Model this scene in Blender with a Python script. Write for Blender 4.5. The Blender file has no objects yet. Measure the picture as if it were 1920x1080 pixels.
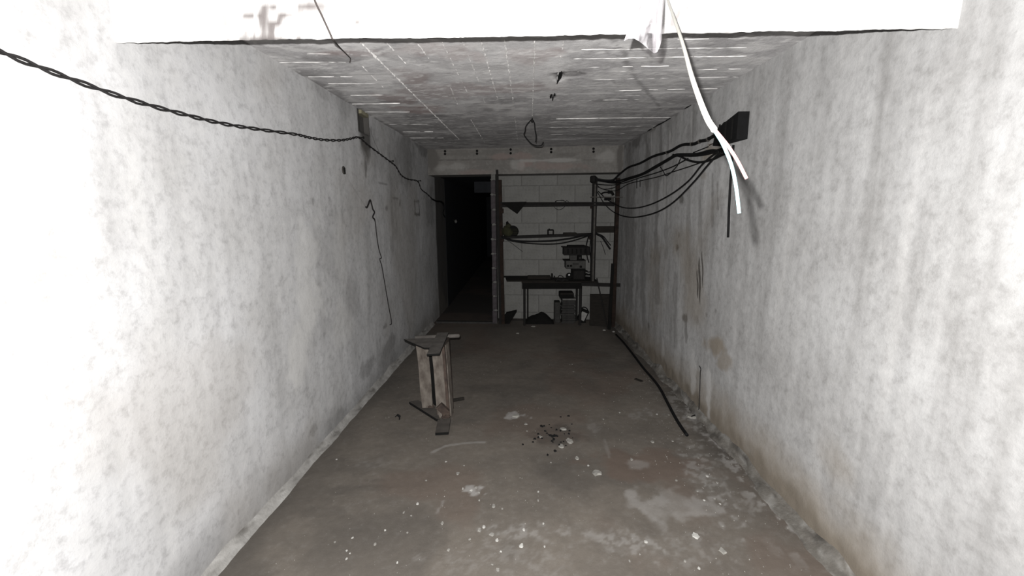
import bpy, math, random
import numpy as np
from mathutils import Matrix, Vector

# ------------------------------------------------------------------ camera
scene = bpy.context.scene
COL = scene.collection
FPX, CH = 811.0, 1.6
PITCH, YAW, ROLL = 0.1730, 0.0237, 0.0070

def cam_axes():
    f = np.array([-math.sin(YAW)*math.cos(PITCH), math.cos(YAW)*math.cos(PITCH), -math.sin(PITCH)])
    r = np.array([math.cos(YAW), math.sin(YAW), 0.0])
    u = np.cross(r, f)
    return f, r*math.cos(ROLL)-u*math.sin(ROLL), r*math.sin(ROLL)+u*math.cos(ROLL)
CF, CR, CU = cam_axes()
C0 = np.array([0.0, 0.0, CH])
cam = bpy.data.cameras.new('camera'); cam_o = bpy.data.objects.new('camera', cam); COL.objects.link(cam_o)
cam.sensor_width = 36.0; cam.lens = 36.0*FPX/1920.0; cam.clip_start = 0.05; cam.clip_end = 60
m = Matrix(((CR[0], CU[0], -CF[0], 0), (CR[1], CU[1], -CF[1], 0), (CR[2], CU[2], -CF[2], CH), (0, 0, 0, 1)))
cam_o.matrix_world = m
scene.camera = cam_o

# ------------------------------------------------------------------ light: the phone's flash beside its lens, faint night outside
FLASH_W, FLASH_CONE, FLASH_BLEND = 905.0, 150.0, 0.55
ld = bpy.data.lights.new('phone_flash', 'SPOT'); lo = bpy.data.objects.new('phone_flash', ld); COL.objects.link(lo)
ld.energy = FLASH_W; ld.spot_size = math.radians(FLASH_CONE); ld.spot_blend = FLASH_BLEND
ld.shadow_soft_size = 0.006; ld.color = (1.0, 0.985, 0.965)
lp = C0 - 0.026*CR + 0.05*CU
m2 = m.copy(); m2.translation = Vector(lp); lo.matrix_world = m2
w = bpy.data.worlds.new('night'); scene.world = w; w.use_nodes = True
w.node_tree.nodes['Background'].inputs[0].default_value = (0.6, 0.65, 0.8, 1)
w.node_tree.nodes['Background'].inputs[1].default_value = 0.002
vs = scene.view_settings
vs.view_transform = 'Standard'; vs.look = 'None'; vs.gamma = 1.0; vs.exposure = 0.0; vs.use_curve_mapping = False

# ------------------------------------------------------------------ the room's measures
XL = lambda y: -1.3075+0.0234*(y-6.2)
XR = lambda y: 1.3564-0.0206*(y-6.2)
ZC = lambda y: 2.4667+0.0026*(y-6.2)
SK = -0.0705
YB = lambda x: 6.2006+SK*(x+1.3075)          # plane of the far beam

def ray(px, py):
    return CF + CR*((px-960)/FPX) + CU*((540-py)/FPX)
def at(px, py, Y):
    d = ray(px, py); return C0 + d*(Y/d[1])
def on_floor(px, py, z=0.0):
    d = ray(px, py); return C0 + d*((z-CH)/d[2])
def on_ceil(px, py, off=0.0):
    d = ray(px, py); t = (ZC(4.0)-off-CH)/d[2]
    for _ in range(4): t = (ZC(d[1]*t)-off-CH)/d[2]
    return C0 + d*t
def on_right(px, py, off=0.0):
    d = ray(px, py); k = -0.0206; b = 1.3564-k*6.2-off
    return C0 + d*(b/(d[0]-k*d[1]))
def on_left(px, py, off=0.0):
    d = ray(px, py); k = 0.0234; b = -1.3075-k*6.2+off
    return C0 + d*(b/(d[0]-k*d[1]))

# ------------------------------------------------------------------ noise
def _hash(ix, iy, s):
    n = (ix.astype(np.int64)*374761393 + iy.astype(np.int64)*668265263 + s*982451653) & 0xffffffff
    n = ((n ^ (n >> 13))*1274126177) & 0xffffffff
    return ((n ^ (n >> 16)) & 0xffff)/65535.0
def vnoise(x, y, s=0):
    x = np.asarray(x, float); y = np.asarray(y, float)
    ix = np.floor(x); iy = np.floor(y); fx = x-ix; fy = y-iy
    fx = fx*fx*(3-2*fx); fy = fy*fy*(3-2*fy)
    a = _hash(ix, iy, s); b = _hash(ix+1, iy, s); c = _hash(ix, iy+1, s); d = _hash(ix+1, iy+1, s)
    return a+(b-a)*fx+(c-a)*fy+(a-b-c+d)*fx*fy
def fbm(x, y, s=0, o=4):
    v = 0; amp = 0.5; t = 0
    for i in range(o):
        v = v+amp*vnoise(x*2**i, y*2**i, s+i*17); t += amp; amp *= 0.55
    return v/t
def sstep(a, b, v):
    t = np.clip((v-a)/(b-a), 0, 1); return t*t*(3-2*t)

# ------------------------------------------------------------------ materials
MATS = {}
KA = 0.42      # scales every base colour down so less light bounces about
dull = lambda c: tuple(v*KA for v in c)
def nodes(name):
    mt = bpy.data.materials.new(name); mt.use_nodes = True; MATS[name] = mt
    nt = mt.node_tree; return mt, nt, nt.nodes['Principled BSDF']
def plain(name, col, rough=0.7, metal=0.0, col2=None, scale=12.0, bump=0.15, spec=0.15, stretch=(1, 1, 1)):
    col = dull(col); col2 = dull(col2) if col2 else None
    mt, nt, p = nodes(name); N = nt.nodes.new; L = nt.links.new
    tc = N('ShaderNodeTexCoord'); mp = N('ShaderNodeMapping'); mp.inputs['Scale'].default_value = stretch
    no = N('ShaderNodeTexNoise'); no.inputs['Scale'].default_value = scale; no.inputs['Detail'].default_value = 6
    rp = N('ShaderNodeValToRGB'); rp.color_ramp.elements[0].position = 0.3; rp.color_ramp.elements[1].position = 0.7
    c2 = col2 or tuple(c*0.7 for c in col)
    rp.color_ramp.elements[0].color = (*c2, 1); rp.color_ramp.elements[1].color = (*col, 1)
    L(tc.outputs['Object'], mp.inputs[0]); L(mp.outputs[0], no.inputs[0]); L(no.outputs[0], rp.inputs[0]); L(rp.outputs[0], p.inputs['Base Color'])
    bp = N('ShaderNodeBump'); bp.inputs['Strength'].default_value = bump; bp.inputs['Distance'].default_value = 0.01
    L(no.outputs[0], bp.inputs['Height']); L(bp.outputs[0], p.inputs['Normal'])
    p.inputs['Roughness'].default_value = rough; p.inputs['Metallic'].default_value = metal; p.inputs['Specular IOR Level'].default_value = spec
    return mt
def masonry(name, c1, c2, dark, light, brown, scale=2.2, fine=26.0, streak=0.0, bump=0.25, rough=0.85, spec=0.25, fine_amt=0.35, speck=0.0):
    """Plaster or concrete: mottled base, fine grain, run marks, and placed stains and shade from the mesh's 'stain' attribute."""
    c1, c2, dark, light, brown = [dull(c) for c in (c1, c2, dark, light, brown)]
    mt, nt, p = nodes(name); N = nt.nodes.new; L = nt.links.new
    tc = N('ShaderNodeTexCoord')
    n1 = N('ShaderNodeTexNoise'); n1.inputs['Scale'].default_value = scale; n1.inputs['Detail'].default_value = 9; n1.inputs['Roughness'].default_value = 0.6
    L(tc.outputs['Object'], n1.inputs[0])
    r1 = N('ShaderNodeValToRGB'); r1.color_ramp.elements[0].position = 0.32; r1.color_ramp.elements[1].position = 0.66
    r1.color_ramp.elements[0].color = (*c2, 1); r1.color_ramp.elements[1].color = (*c1, 1); L(n1.outputs[0], r1.inputs[0])
    cur = r1.outputs[0]
    n2 = N('ShaderNodeTexNoise'); n2.inputs['Scale'].default_value = fine; n2.inputs['Detail'].default_value = 8; n2.inputs['Roughness'].default_value = 0.7
    L(tc.outputs['Object'], n2.inputs[0])
    def mix(fac, b, a, mode='MIX'):
        x = N('ShaderNodeMix'); x.data_type = 'RGBA'; x.blend_type = mode
        if isinstance(fac, float): x.inputs[0].default_value = fac
        else: L(fac, x.inputs[0])
        L(a, x.inputs[6])
        if isinstance(b, tuple): x.inputs[7].default_value = (*b, 1)
        else: L(b, x.inputs[7])
        return x.outputs[2]
    def ramp(src, a, b):
        r = N('ShaderNodeMapRange'); r.inputs[1].default_value = a; r.inputs[2].default_value = b; L(src, r.inputs[0]); return r.outputs[0]
    def mul(a, b):
        x = N('ShaderNodeMath'); x.operation = 'MULTIPLY'; L(a, x.inputs[0])
        if isinstance(b, float): x.inputs[1].default_value = b
        else: L(b, x.inputs[1])
        return x.outputs[0]
    cur = mix(mul(ramp(n2.outputs[0], 0.5, 0.72), fine_amt), dark, cur)
    cur = mix(mul(ramp(n2.outputs[0], 0.48, 0.28), fine_amt*0.8), light, cur)
    if streak > 0:
        mp = N('ShaderNodeMapping'); mp.inputs['Scale'].default_value = (5, 5, 0.35); L(tc.outputs['Object'], mp.inputs[0])
        n3 = N('ShaderNodeTexNoise'); n3.inputs['Scale'].default_value = 2.0; n3.inputs['Detail'].default_value = 6; L(mp.outputs[0], n3.inputs[0])
        cur = mix(mul(ramp(n3.outputs[0], 0.48, 0.75), streak), dark, cur)
        cur = mix(mul(ramp(n3.outputs[0], 0.46, 0.25), streak*0.8), light, cur)
    at_ = N('ShaderNodeAttribute'); at_.attribute_name = 'stain_shade'
    sp = N('ShaderNodeSeparateColor'); L(at_.outputs['Color'], sp.inputs[0])
    cur = mix(sp.outputs[0], dark, cur); cur = mix(sp.outputs[2], brown, cur); cur = mix(sp.outputs[1], light, cur)
    if speck > 0:
        v = N('ShaderNodeTexNoise'); v.inputs['Scale'].default_value = 70; v.inputs['Detail'].default_value = 3; L(tc.outputs['Object'], v.inputs[0])
        cur = mix(mul(ramp(v.outputs[0], 0.70, 0.76), speck), light, cur)
    L(cur, p.inputs['Base Color'])
    bp = N('ShaderNodeBump'); bp.inputs['Strength'].default_value = bump; bp.inputs['Distance'].default_value = 0.012
    L(n2.outputs[0], bp.inputs['Height']); L(bp.outputs[0], p.inputs['Normal'])
    p.inputs['Roughness'].default_value = rough; p.inputs['Specular IOR Level'].default_value = spec
    return mt

M_WALL = masonry('whitewashed plaster', (.68, .68, .69), (.52, .515, .51), (.09, .085, .08), (.80, .79, .77), (.34, .30, .25), 1.6, 22, 0.16, 0.25)
M_WALLR = masonry('streaked whitewash', (.58, .58, .58), (.43, .425, .42), (.11, .10, .09), (.80, .79, .78), (.32, .27, .21), 1.8, 22, 0.34, 0.3)
M_CEIL = masonry('board marked concrete', (.86, .845, .85), (.64, .625, .63), (.20, .19, .19), (1.15, 1.13, 1.12), (.50, .40, .385), 2.6, 30, 0.0, 0.35)
M_FLOOR = masonry('dirty screed', (.190, .165, .139), (.134, .117, .100), (.045, .041, .037), (.40, .385, .37), (.15, .108, .085), 1.5, 24, 0.0, 0.22, 0.72, 0.35, 0.22, 0.35)
M_LINT = masonry('white limewash', (.86, .85, .84), (.80, .79, .78), (.20, .18, .175), (.92, .91, .9), (.15, .13, .127), 3.0, 30, 0.0, 0.3, fine_amt=0.12)
M_BEAM = masonry('stained far beam', (.27, .257, .24), (.20, .19, .178), (.14, .13, .12), (.5, .49, .47), (.33, .25, .23), 2.5, 24, 0.0, 0.3)
M_BLOCK = masonry('grey block', (.285, .283, .27), (.225, .222, .21), (.09, .088, .08), (.35, .35, .34), (.14, .12, .1), 3.0, 26, 0.0, 0.3)
M_MORTAR = plain('grey mortar', (.23, .227, .215), 0.95, col2=(.16, .157, .15), scale=30)
M_BRICK = plain('purple grey brick', (.105, .092, .10), 0.9, col2=(.055, .048, .052), scale=18)
M_PASSAGEDARK = plain('blue grey passage shade', (.034, .037, .044), 0.85, col2=(.022, .024, .028), scale=8)  # the passage's fall into blackness is put into this blue grey tone
M_PIER = plain('rough render', (.24, .24, .235), 0.95, col2=(.12, .12, .115), scale=26, bump=0.5)
M_COVE = masonry('cement fillet', (.42, .41, .39), (.30, .29, .275), (.12, .11, .1), (.62, .61, .59), (.25, .21, .17), 3.5, 30, 0.0, 0.4)
M_COVER = masonry('dirty cement fillet', (.20, .185, .165), (.13, .12, .105), (.05, .045, .04), (.5, .49, .47), (.14, .11, .085), 5, 34, 0.0, 0.5)
M_GOUGE = plain('bare dark cement', (.085, .078, .07), 0.95, 0, (.05, .046, .042), 20)
M_RIDGE = plain('pale lit ridge', (1.3, 1.28, 1.25), 0.9, col2=(1.0, .98, .96), scale=20)  # pale cement skin, with the light ridges catch put into the colour
M_DARKMETAL = plain('blackened steel', (.016, .0145, .0135), 0.8, 0.0, (.009, .008, .0075), 20)
M_RUST = plain('rusted steel', (.036, .022, .016), 0.9, 0.0, (.015, .010, .008), 22, 0.3)
M_GREYMETAL = plain('dull grey steel', (.12, .112, .10), 0.7, 0.0, (.06, .055, .05), 20)
M_RUBBER = plain('black cable rubber', (.008, .008, .009), 0.75, 0, (.005, .005, .005), 30, 0.05, spec=0.12)
M_WIRE = plain('dark thin wire', (.028, .026, .026), 0.7, 0, (.015, .014, .014), 30, 0.05)
M_PALEWIRE = plain('dusty wire', (.10, .085, .08), 0.8, 0, (.07, .06, .055), 30, 0.05)
M_DARKWOOD = plain('dark wood', (.028, .024, .020), 0.9, 0, (.015, .013, .011), 9, 0.3, stretch=(1, 6, 6))
M_BLACK = plain('matt black', (.008, .0075, .007), 0.95, 0, (.005, .005, .0045), 14)
M_STOOLP = plain('weathered paint board', (.215, .19, .165), 0.85, 0, (.078, .062, .052), 15, 0.4, stretch=(1.4, 1.4, .7))
M_STOOLD = plain('grimy board', (.15, .138, .128), 0.85, 0, (.085, .077, .07), 12, 0.3)
M_STOOLF = plain('dirty foot board', (.105, .094, .084), 0.85, 0, (.065, .058, .052), 14, 0.3)
M_STOOLR = plain('rusty timber', (.10, .072, .058), 0.9, 0, (.045, .034, .03), 18, 0.4)
M_WHITECAB = plain('white cable sheath', (.58, .57, .52), 0.5, 0, (.52, .51, .46), 8, 0.03, spec=0.3)
M_CYAN = plain('pale blue insulation', (.16, .25, .26), 0.5, 0, (.14, .23, .24), 8, 0.02)
M_PINK = plain('pink insulation', (.26, .135, .13), 0.5, 0, (.24, .12, .12), 8, 0.02)
M_CHIP = plain('plaster flake', (.40, .385, .355), 0.9, 0, (.27, .26, .24), 40, 0.3)
M_CHIPB = plain('bright plaster flake', (.66, .65, .62), 0.9, 0, (.5, .49, .46), 40, 0.3)
M_COAL = plain('charcoal', (.010, .010, .010), 0.95, 0, (.006, .006, .006), 40, 0.4)
M_GREEN = plain('olive cloth', (.048, .048, .024), 0.95, 0, (.026, .027, .015), 16, 0.4)
M_GREYBOX = plain('grey painted case', (.085, .083, .078), 0.7, 0.0, (.055, .054, .05), 15)
M_TILE = plain('grey tile', (.060, .058, .055), 0.8, 0, (.036, .035, .033), 20)
M_PALE = plain('dusty white', (.24, .235, .225), 0.85, 0, (.16, .157, .15), 20)
M_LENSGREY = plain('dusty glass', (.42, .415, .40), 0.6, 0, (.3, .295, .285), 20)
M_YELLOW = plain('pale raw timber', (.36, .34, .24), 0.9, 0, (.24, .22, .15), 20)
def bag_mat():
    mt, nt, p = nodes('clear plastic film'); N = nt.nodes.new; L = nt.links.new
    p.inputs['Base Color'].default_value = (.30, .29, .30, 1); p.inputs['Roughness'].default_value = 0.22; p.inputs['Specular IOR Level'].default_value = 0.7
    tc = N('ShaderNodeTexCoord'); no = N('ShaderNodeTexNoise'); no.inputs['Scale'].default_value = 30; no.inputs['Detail'].default_value = 4
    L(tc.outputs['Object'], no.inputs[0]); bp = N('ShaderNodeBump'); bp.inputs['Strength'].default_value = 0.6; bp.inputs['Distance'].default_value = 0.01
    L(no.outputs[0], bp.inputs['Height']); L(bp.outputs[0], p.inputs['Normal'])
    mp = N('ShaderNodeMapping'); mp.inputs['Scale'].default_value = (1, 1, .35); L(tc.outputs['Object'], mp.inputs[0])
    n2 = N('ShaderNodeTexNoise'); n2.inputs['Scale'].default_value = 22; n2.inputs['Detail'].default_value = 3; L(mp.outputs[0], n2.inputs[0])
    mr = N('ShaderNodeMapRange'); mr.inputs[1].default_value = .42; mr.inputs[2].default_value = .58; mr.inputs[3].default_value = .18; mr.inputs[4].default_value = .93; L(n2.outputs[0], mr.inputs[0])
    tl = N('ShaderNodeBsdfTranslucent'); tl.inputs[0].default_value = (.3, .3, .3, 1)
    tr = N('ShaderNodeBsdfTransparent'); tr.inputs[0].default_value = (.9, .89, .9, 1); m1 = N('ShaderNodeMixShader'); m1.inputs[0].default_value = 0.3
    m2 = N('ShaderNodeMixShader'); L(mr.outputs[0], m2.inputs[0])
    L(p.outputs[0], m1.inputs[1]); L(tl.outputs[0], m1.inputs[2]); L(m1.outputs[0], m2.inputs[1]); L(tr.outputs[0], m2.inputs[2])
    L(m2.outputs[0], nt.nodes['Material Output'].inputs[0]); return mt
M_BAG = bag_mat()

# ------------------------------------------------------------------ mesh helpers
ORG = {}
def link(o, parent, org):
    COL.objects.link(o); ORG[o] = np.array(org, float)
    if parent is not None:
        o.parent = parent; o.location = Vector(ORG[o]-ORG[parent])
    else: o.location = Vector(ORG[o])
    return o
def make(name, V, F, mat, parent=None, smooth=False, org=None):
    V = np.asarray(V, float)
    if org is None:
        lo_, hi = V.min(0), V.max(0); org = np.array([(lo_[0]+hi[0])/2, (lo_[1]+hi[1])/2, lo_[2]])
    me = bpy.data.meshes.new(name); me.from_pydata([tuple(v) for v in (V-org)], [], [tuple(f) for f in F]); me.update()
    me.materials.append(mat)
    if smooth: me.polygons.foreach_set('use_smooth', [True]*len(me.polygons))
    o = bpy.data.objects.new(name, me); return link(o, parent, org)
def thing(name, org, label, cat, group=None):
    o = bpy.data.objects.new(name, None); o.empty_display_size = 0.05; link(o, None, org); return tag(o, label, cat, group)
def tag(o, label=None, cat=None, group=None, kind=None):
    if label: o['label'] = label
    if cat: o['category'] = cat
    if group: o['group'] = group
    if kind: o['kind'] = kind
    return o
class MB:
    def __init__(s): s.V = []; s.F = []
    def add(s, V, F):
        b = len(s.V); s.V += [tuple(v) for v in V]; s.F += [tuple(i+b for i in f) for f in F]; return s
    def hexa(s, P):     # 8 corners: bottom ring then top ring
        return s.add(P, [(3, 2, 1, 0), (4, 5, 6, 7), (0, 1, 5, 4), (1, 2, 6, 5), (2, 3, 7, 6), (3, 0, 4, 7)])
    def box(s, x0, y0, z0, x1, y1, z1, bev=0.0):
        if bev <= 0:
            return s.hexa([(x0, y0, z0), (x1, y0, z0), (x1, y1, z0), (x0, y1, z0), (x0, y0, z1), (x1, y0, z1), (x1, y1, z1), (x0, y1, z1)])
        V = []; c = [(x0, x1), (y0, y1), (z0, z1)]; idx = {}
        for i in (0, 1):
            for j in (0, 1):
                for k in (0, 1):
                    base = [c[0][i], c[1][j], c[2][k]]; sg = [(1, -1)[i], (1, -1)[j], (1, -1)[k]]
                    for ax in range(3):
                        p = [base[a]+(0 if a == ax else sg[a]*bev) for a in range(3)]; idx[i, j, k, ax] = len(V); V.append(p)
        F = []
        I = lambda *a: idx[a]
        for ax in range(3):
            o1, o2 = [a for a in range(3) if a != ax]
            for s_ in (0, 1):
                q = []
                for (a, b) in ((0, 0), (1, 0), (1, 1), (0, 1)):
                    t = [0, 0, 0]; t[ax] = s_; t[o1] = a; t[o2] = b; q.append(I(*t, ax))
                F.append(q)
            for a in (0, 1):
                for b in (0, 1):
                    t0 = [0, 0, 0]; t1 = [0, 0, 0]; t1[ax] = 1
                    for t in (t0, t1): t[o1] = a; t[o2] = b
                    F.append([I(*t0, o1), I(*t1, o1), I(*t1, o2), I(*t0, o2)])
        for i in (0, 1):
            for j in (0, 1):
                for k in (0, 1): F.append([I(i, j, k, 0), I(i, j, k, 1), I(i, j, k, 2)])
        return s.add(V, F)
    def bar(s, a, b, w, h, up=(0, 0, 1)):   # rectangular bar between two points
        a = np.array(a, float); b = np.array(b, float); d = b-a; d /= np.linalg.norm(d)
        u = np.array(up, float); sd = np.cross(d, u)
        if np.linalg.norm(sd) < 1e-6: sd = np.cross(d, (0, 1, 0))
        sd /= np.linalg.norm(sd); u = np.cross(sd, d)
        r = lambda p: [p-sd*w/2-u*h/2, p+sd*w/2-u*h/2, p+sd*w/2+u*h/2, p-sd*w/2+u*h/2]
        return s.hexa(r(a)+r(b))
    def tube(s, P, r, n=7, cap=True):
        P = np.asarray(P, float); T = np.gradient(P, axis=0); T /= np.linalg.norm(T, axis=1)[:, None]+1e-9
        rr = np.broadcast_to(np.asarray(r, float), (len(P),))
        u = np.cross(T[0], (0.3, 0.5, 0.81)); u /= np.linalg.norm(u); V = []; F = []
        for i in range(len(P)):
            u = u-T[i]*(u@T[i]); u /= np.linalg.norm(u); v = np.cross(T[i], u)
            for k in range(n):
                a = 2*math.pi*k/n; V.append(P[i]+rr[i]*(math.cos(a)*u+math.sin(a)*v))
        for i in range(len(P)-1):
            for k in range(n): F.append((i*n+k, i*n+(k+1) % n, (i+1)*n+(k+1) % n, (i+1)*n+k))
        if cap: F += [tuple(range(n))[::-1], tuple(range((len(P)-1)*n, len(P)*n))]
        return s.add(V, F)
    def lathe(s, prof, c, n=16, axis=2):
        V = []; F = []
        for (r, z) in prof:
            for k in range(n):
                a = 2*math.pi*k/n; p = [r*math.cos(a), r*math.sin(a), z]
                if axis == 1: p = [p[0], -p[2], p[1]]
                if axis == 0: p = [p[2], p[0], p[1]]
                V.append((p[0]+c[0], p[1]+c[1], p[2]+c[2]))
        for i in range(len(prof)-1):
            for k in range(n): F.append((i*n+k, i*n+(k+1) % n, (i+1)*n+(k+1) % n, (i+1)*n+k))
        F += [tuple(range(n))[::-1], tuple(range((len(prof)-1)*n, len(prof)*n))]
        return s.add(V, F)
    def blob(s, c, rad, amp=0.2, seed=0, nu=20, nv=12, flat=None, fr=2.5):
        V = []; F = []
        for j in range(nv+1):
            ph = math.pi*j/nv
            for i in range(nu):
                th = 2*math.pi*i/nu
                d = np.array([math.sin(ph)*math.cos(th), math.sin(ph)*math.sin(th), math.cos(ph)])
                k = 1+amp*2*(float(fbm(d[0]*fr+9+seed, d[1]*fr+d[2]*fr*1.3+5, seed))-.5)
                p = np.array(c)+d*np.array(rad)*k
                if flat is not None: p[2] = max(p[2], flat)
                V.append(p)
        for j in range(nv):
            for i in range(nu): F.append((j*nu+i, (j+1)*nu+i, (j+1)*nu+(i+1) % nu, j*nu+(i+1) % nu))
        return s.add(V, F)
    def make(s, name, mat, parent=None, smooth=False, org=None): return make(name, s.V, s.F, mat, parent, smooth, org)
def crom(P, n=8):
    P = np.asarray(P, float); Q = np.vstack([2*P[0]-P[1], P, 2*P[-1]-P[-2]]); out = []
    for i in range(1, len(Q)-2):
        for k in range(n):
            t = k/n
            out.append(.5*((2*Q[i])+(-Q[i-1]+Q[i+1])*t+(2*Q[i-1]-5*Q[i]+4*Q[i+1]-Q[i+2])*t*t+(-Q[i-1]+3*Q[i]-3*Q[i+1]+Q[i+2])*t**3))
    out.append(P[-1]); return np.array(out)
def pbox(mb, x0, y0, x1, y1, Y, t, bev=0.0):
    """Upright box whose front face, at depth Y, spans the given stretch of the picture plane."""
    a = at(x0, (y0+y1)/2, Y); b = at(x1, (y0+y1)/2, Y); c = at((x0+x1)/2, y0, Y); d = at((x0+x1)/2, y1, Y)
    return mb.box(a[0], Y, d[2], b[0], Y+t, c[2], bev)

def grid_mesh(name, P, mat, stain_shade=None, extra=None, flip=False):
    """P: (nu,nv,3) surface with an optional closing body behind it."""
    nu, nv = P.shape[:2]; V = P.reshape(-1, 3); i = np.arange(nu-1)[:, None]*nv+np.arange(nv-1)[None, :]
    q = np.stack([i, i+nv, i+nv+1, i+1], -1).reshape(-1, 4)
    if flip: q = q[:, ::-1]
    nV = len(V); EV = np.zeros((0, 3)); EF = np.zeros((0, 4), int)
    if extra is not None: EV = np.array(extra.V); EF = np.array(extra.F)+nV
    A = np.vstack([V, EV]); Fq = np.vstack([q, EF]) if len(EF) else q
    lo_, hi = A.min(0), A.max(0); org = np.array([(lo_[0]+hi[0])/2, (lo_[1]+hi[1])/2, lo_[2]])
    me = bpy.data.meshes.new(name); me.vertices.add(len(A)); me.vertices.foreach_set('co', (A-org).ravel().astype(np.float32))
    me.loops.add(len(Fq)*4); me.loops.foreach_set('vertex_index', Fq.ravel().astype(np.int32))
    me.polygons.add(len(Fq)); me.polygons.foreach_set('loop_start', np.arange(len(Fq), dtype=np.int32)*4)
    me.polygons.foreach_set('use_smooth', np.concatenate([np.ones(len(q), bool), np.zeros(len(EF), bool)]))
    me.update(calc_edges=True); me.validate()
    if stain_shade is not None:
        c = np.zeros((len(A), 4), np.float32); c[:nV, :3] = np.clip(stain_shade.reshape(-1, 3), 0, 1); c[:, 3] = 1
        at_ = me.color_attributes.new('stain_shade', 'FLOAT_COLOR', 'POINT'); at_.data.foreach_set('color', c.ravel())
    me.materials.append(mat); o = bpy.data.objects.new(name, me); link(o, None, org); return tag(o, kind='structure')

# stain painters on (a,b) coordinates of a surface, in metres
def blot(A, B, a, b, ra, rb, s=1.0, seed=1, ragged=0.6, fr=7.0, soft=0.35):
    d = np.sqrt(((A-a)/ra)**2+((B-b)/rb)**2)+ragged*(fbm(A*fr+seed*3.1, B*fr+seed*1.7, seed, 4)-.5)*2
    return s*(1-sstep(1-soft, 1+soft, d))
def stroke(A, B, pts, wd, s=1.0, seed=2, ragged=0.5, fr=16):
    d = np.full(A.shape, 9.0)
    for (p, q) in zip(pts[:-1], pts[1:]):
        p = np.array(p); q = np.array(q); v = q-p; t = np.clip(((A-p[0])*v[0]+(B-p[1])*v[1])/(v@v+1e-9), 0, 1)
        d = np.minimum(d, np.hypot(A-p[0]-t*v[0], B-p[1]-t*v[1]))
    d = d/wd+ragged*(fbm(A*fr, B*fr, seed, 3)-.5)*2
    return s*(1-sstep(.5, 1.2, d))

# ------------------------------------------------------------------ floor
ys = np.concatenate([np.linspace(-1.6, 1.0, 30)[:-1], np.linspace(1.0, 5.2, 330)[:-1], np.linspace(5.2, 16.0, 170)])
xs = np.linspace(-1.6, 1.62, 250)
X, Y = np.meshgrid(xs, ys, indexing='ij')
Z = 0.006*(fbm(X*2.2, Y*2.2, 3, 4)-.5)+0.004*(fbm(X*14, Y*14, 8, 3)-.5)
st = np.zeros(X.shape+(3,))
def fl(px, py): p = on_floor(px, py); return p[0], p[1]
GR = sstep(.48, .62, fbm(X*34, Y*34, 203, 4))
dk = np.zeros(X.shape); lt = np.zeros(X.shape); br = np.zeros(X.shape)
a, b = fl(1262, 950); lt = np.maximum(lt, blot(X, Y, a, b, .19, .13, .5, 5, 1.3, 9, .25)*(.55+.45*sstep(.35, .6, fbm(X*14, Y*14, 19, 4))))
a, b = fl(1185, 945); dk = np.maximum(dk, blot(X, Y, a, b, .22, .2, .12, 6, .5, 5, .15))
a, b = fl(1200, 872); br = np.maximum(br, blot(X, Y, a, b, .30, .16, .7, 7, .9)); a, b = fl(1195, 870); lt = np.maximum(lt, blot(X, Y, a, b, .08, .05, .35, 9, 1.0, 14))
a, b = fl(1000, 785); br = np.maximum(br, blot(X, Y, a, b, .35, .3, .4, 8, .8))
a, b = fl(1040, 815); dk = np.maximum(dk, blot(X, Y, a, b, .16, .15, .6, 4, 1.0, 12))
a, b = fl(968, 780); lt = np.maximum(lt, blot(X, Y, a, b, .07, .05, .8, 14, 1.4, 22))
a, b = fl(890, 918); lt = np.maximum(lt, blot(X, Y, a, b, .05, .05, .8, 15, 1.5, 30))
for (px, py, ra, rb, s_) in ((980, 995, .13, .05, .4), (1060, 995, .06, .03, .3), (1180, 1020, .16, .06, .45), (1150, 1010, .12, .05, .4), (1115, 1000, .1, .05, .2), (1320, 880, .1, .25, .45), (1345, 930, .08, .2, .5), (1300, 790, .05, .12, .5),
                         (1270, 770, .12, .1, .3), (1210, 775, .12, .08, .3), (1290, 1030, .2, .1, .25), (940, 1070, .3, .15, .2), (1350, 830, .06, .12, .8), (700, 870, .1, .06, .15), (1115, 800, .06, .1, .2)):
    a, b = fl(px, py); lt = np.maximum(lt, blot(X, Y, a, b, ra, rb, s_, int(px), 1.5, 18)*(.15+.85*GR))
for (px, py, ra, rb, s_) in ((670, 880, .12, .05, .5), (690, 915, .16, .03, .5), (600, 920, .2, .04, .5), (610, 960, .14, .04, .55), (640, 975, .14, .03, .55), (590, 1010, .2, .06, .35), (720, 900, .1, .02, .5), (760, 885, .05, .02, .5),
                         (1120, 815, .2, .12, .3), (1285, 850, .1, .15, .35), (955, 1030, .03, .06, .3), (820, 760, .5, .3, .2), (1060, 960, .04, .2, .15), (980, 870, .3, .04, .2)):
    a, b = fl(px, py); dk = np.maximum(dk, blot(X, Y, a, b, ra, rb, s_*.5, int(px)+3, 1.2, 9))
lt = np.maximum(lt, stroke(X, Y, [fl(812, 848), fl(835, 836), fl(870, 831), fl(908, 829)], .014, .45))
lt = np.maximum(lt, stroke(X, Y, [fl(1283, 783), fl(1300, 781), fl(1306, 784)], .018, .7))
lt = np.maximum(lt, stroke(X, Y, [fl(832, 938), fl(825, 952), fl(818, 962)], .006, .35))
lt = np.maximum(lt, stroke(X, Y, [fl(1133, 824), fl(1138, 840), fl(1142, 858)], .012, .22))
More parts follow.
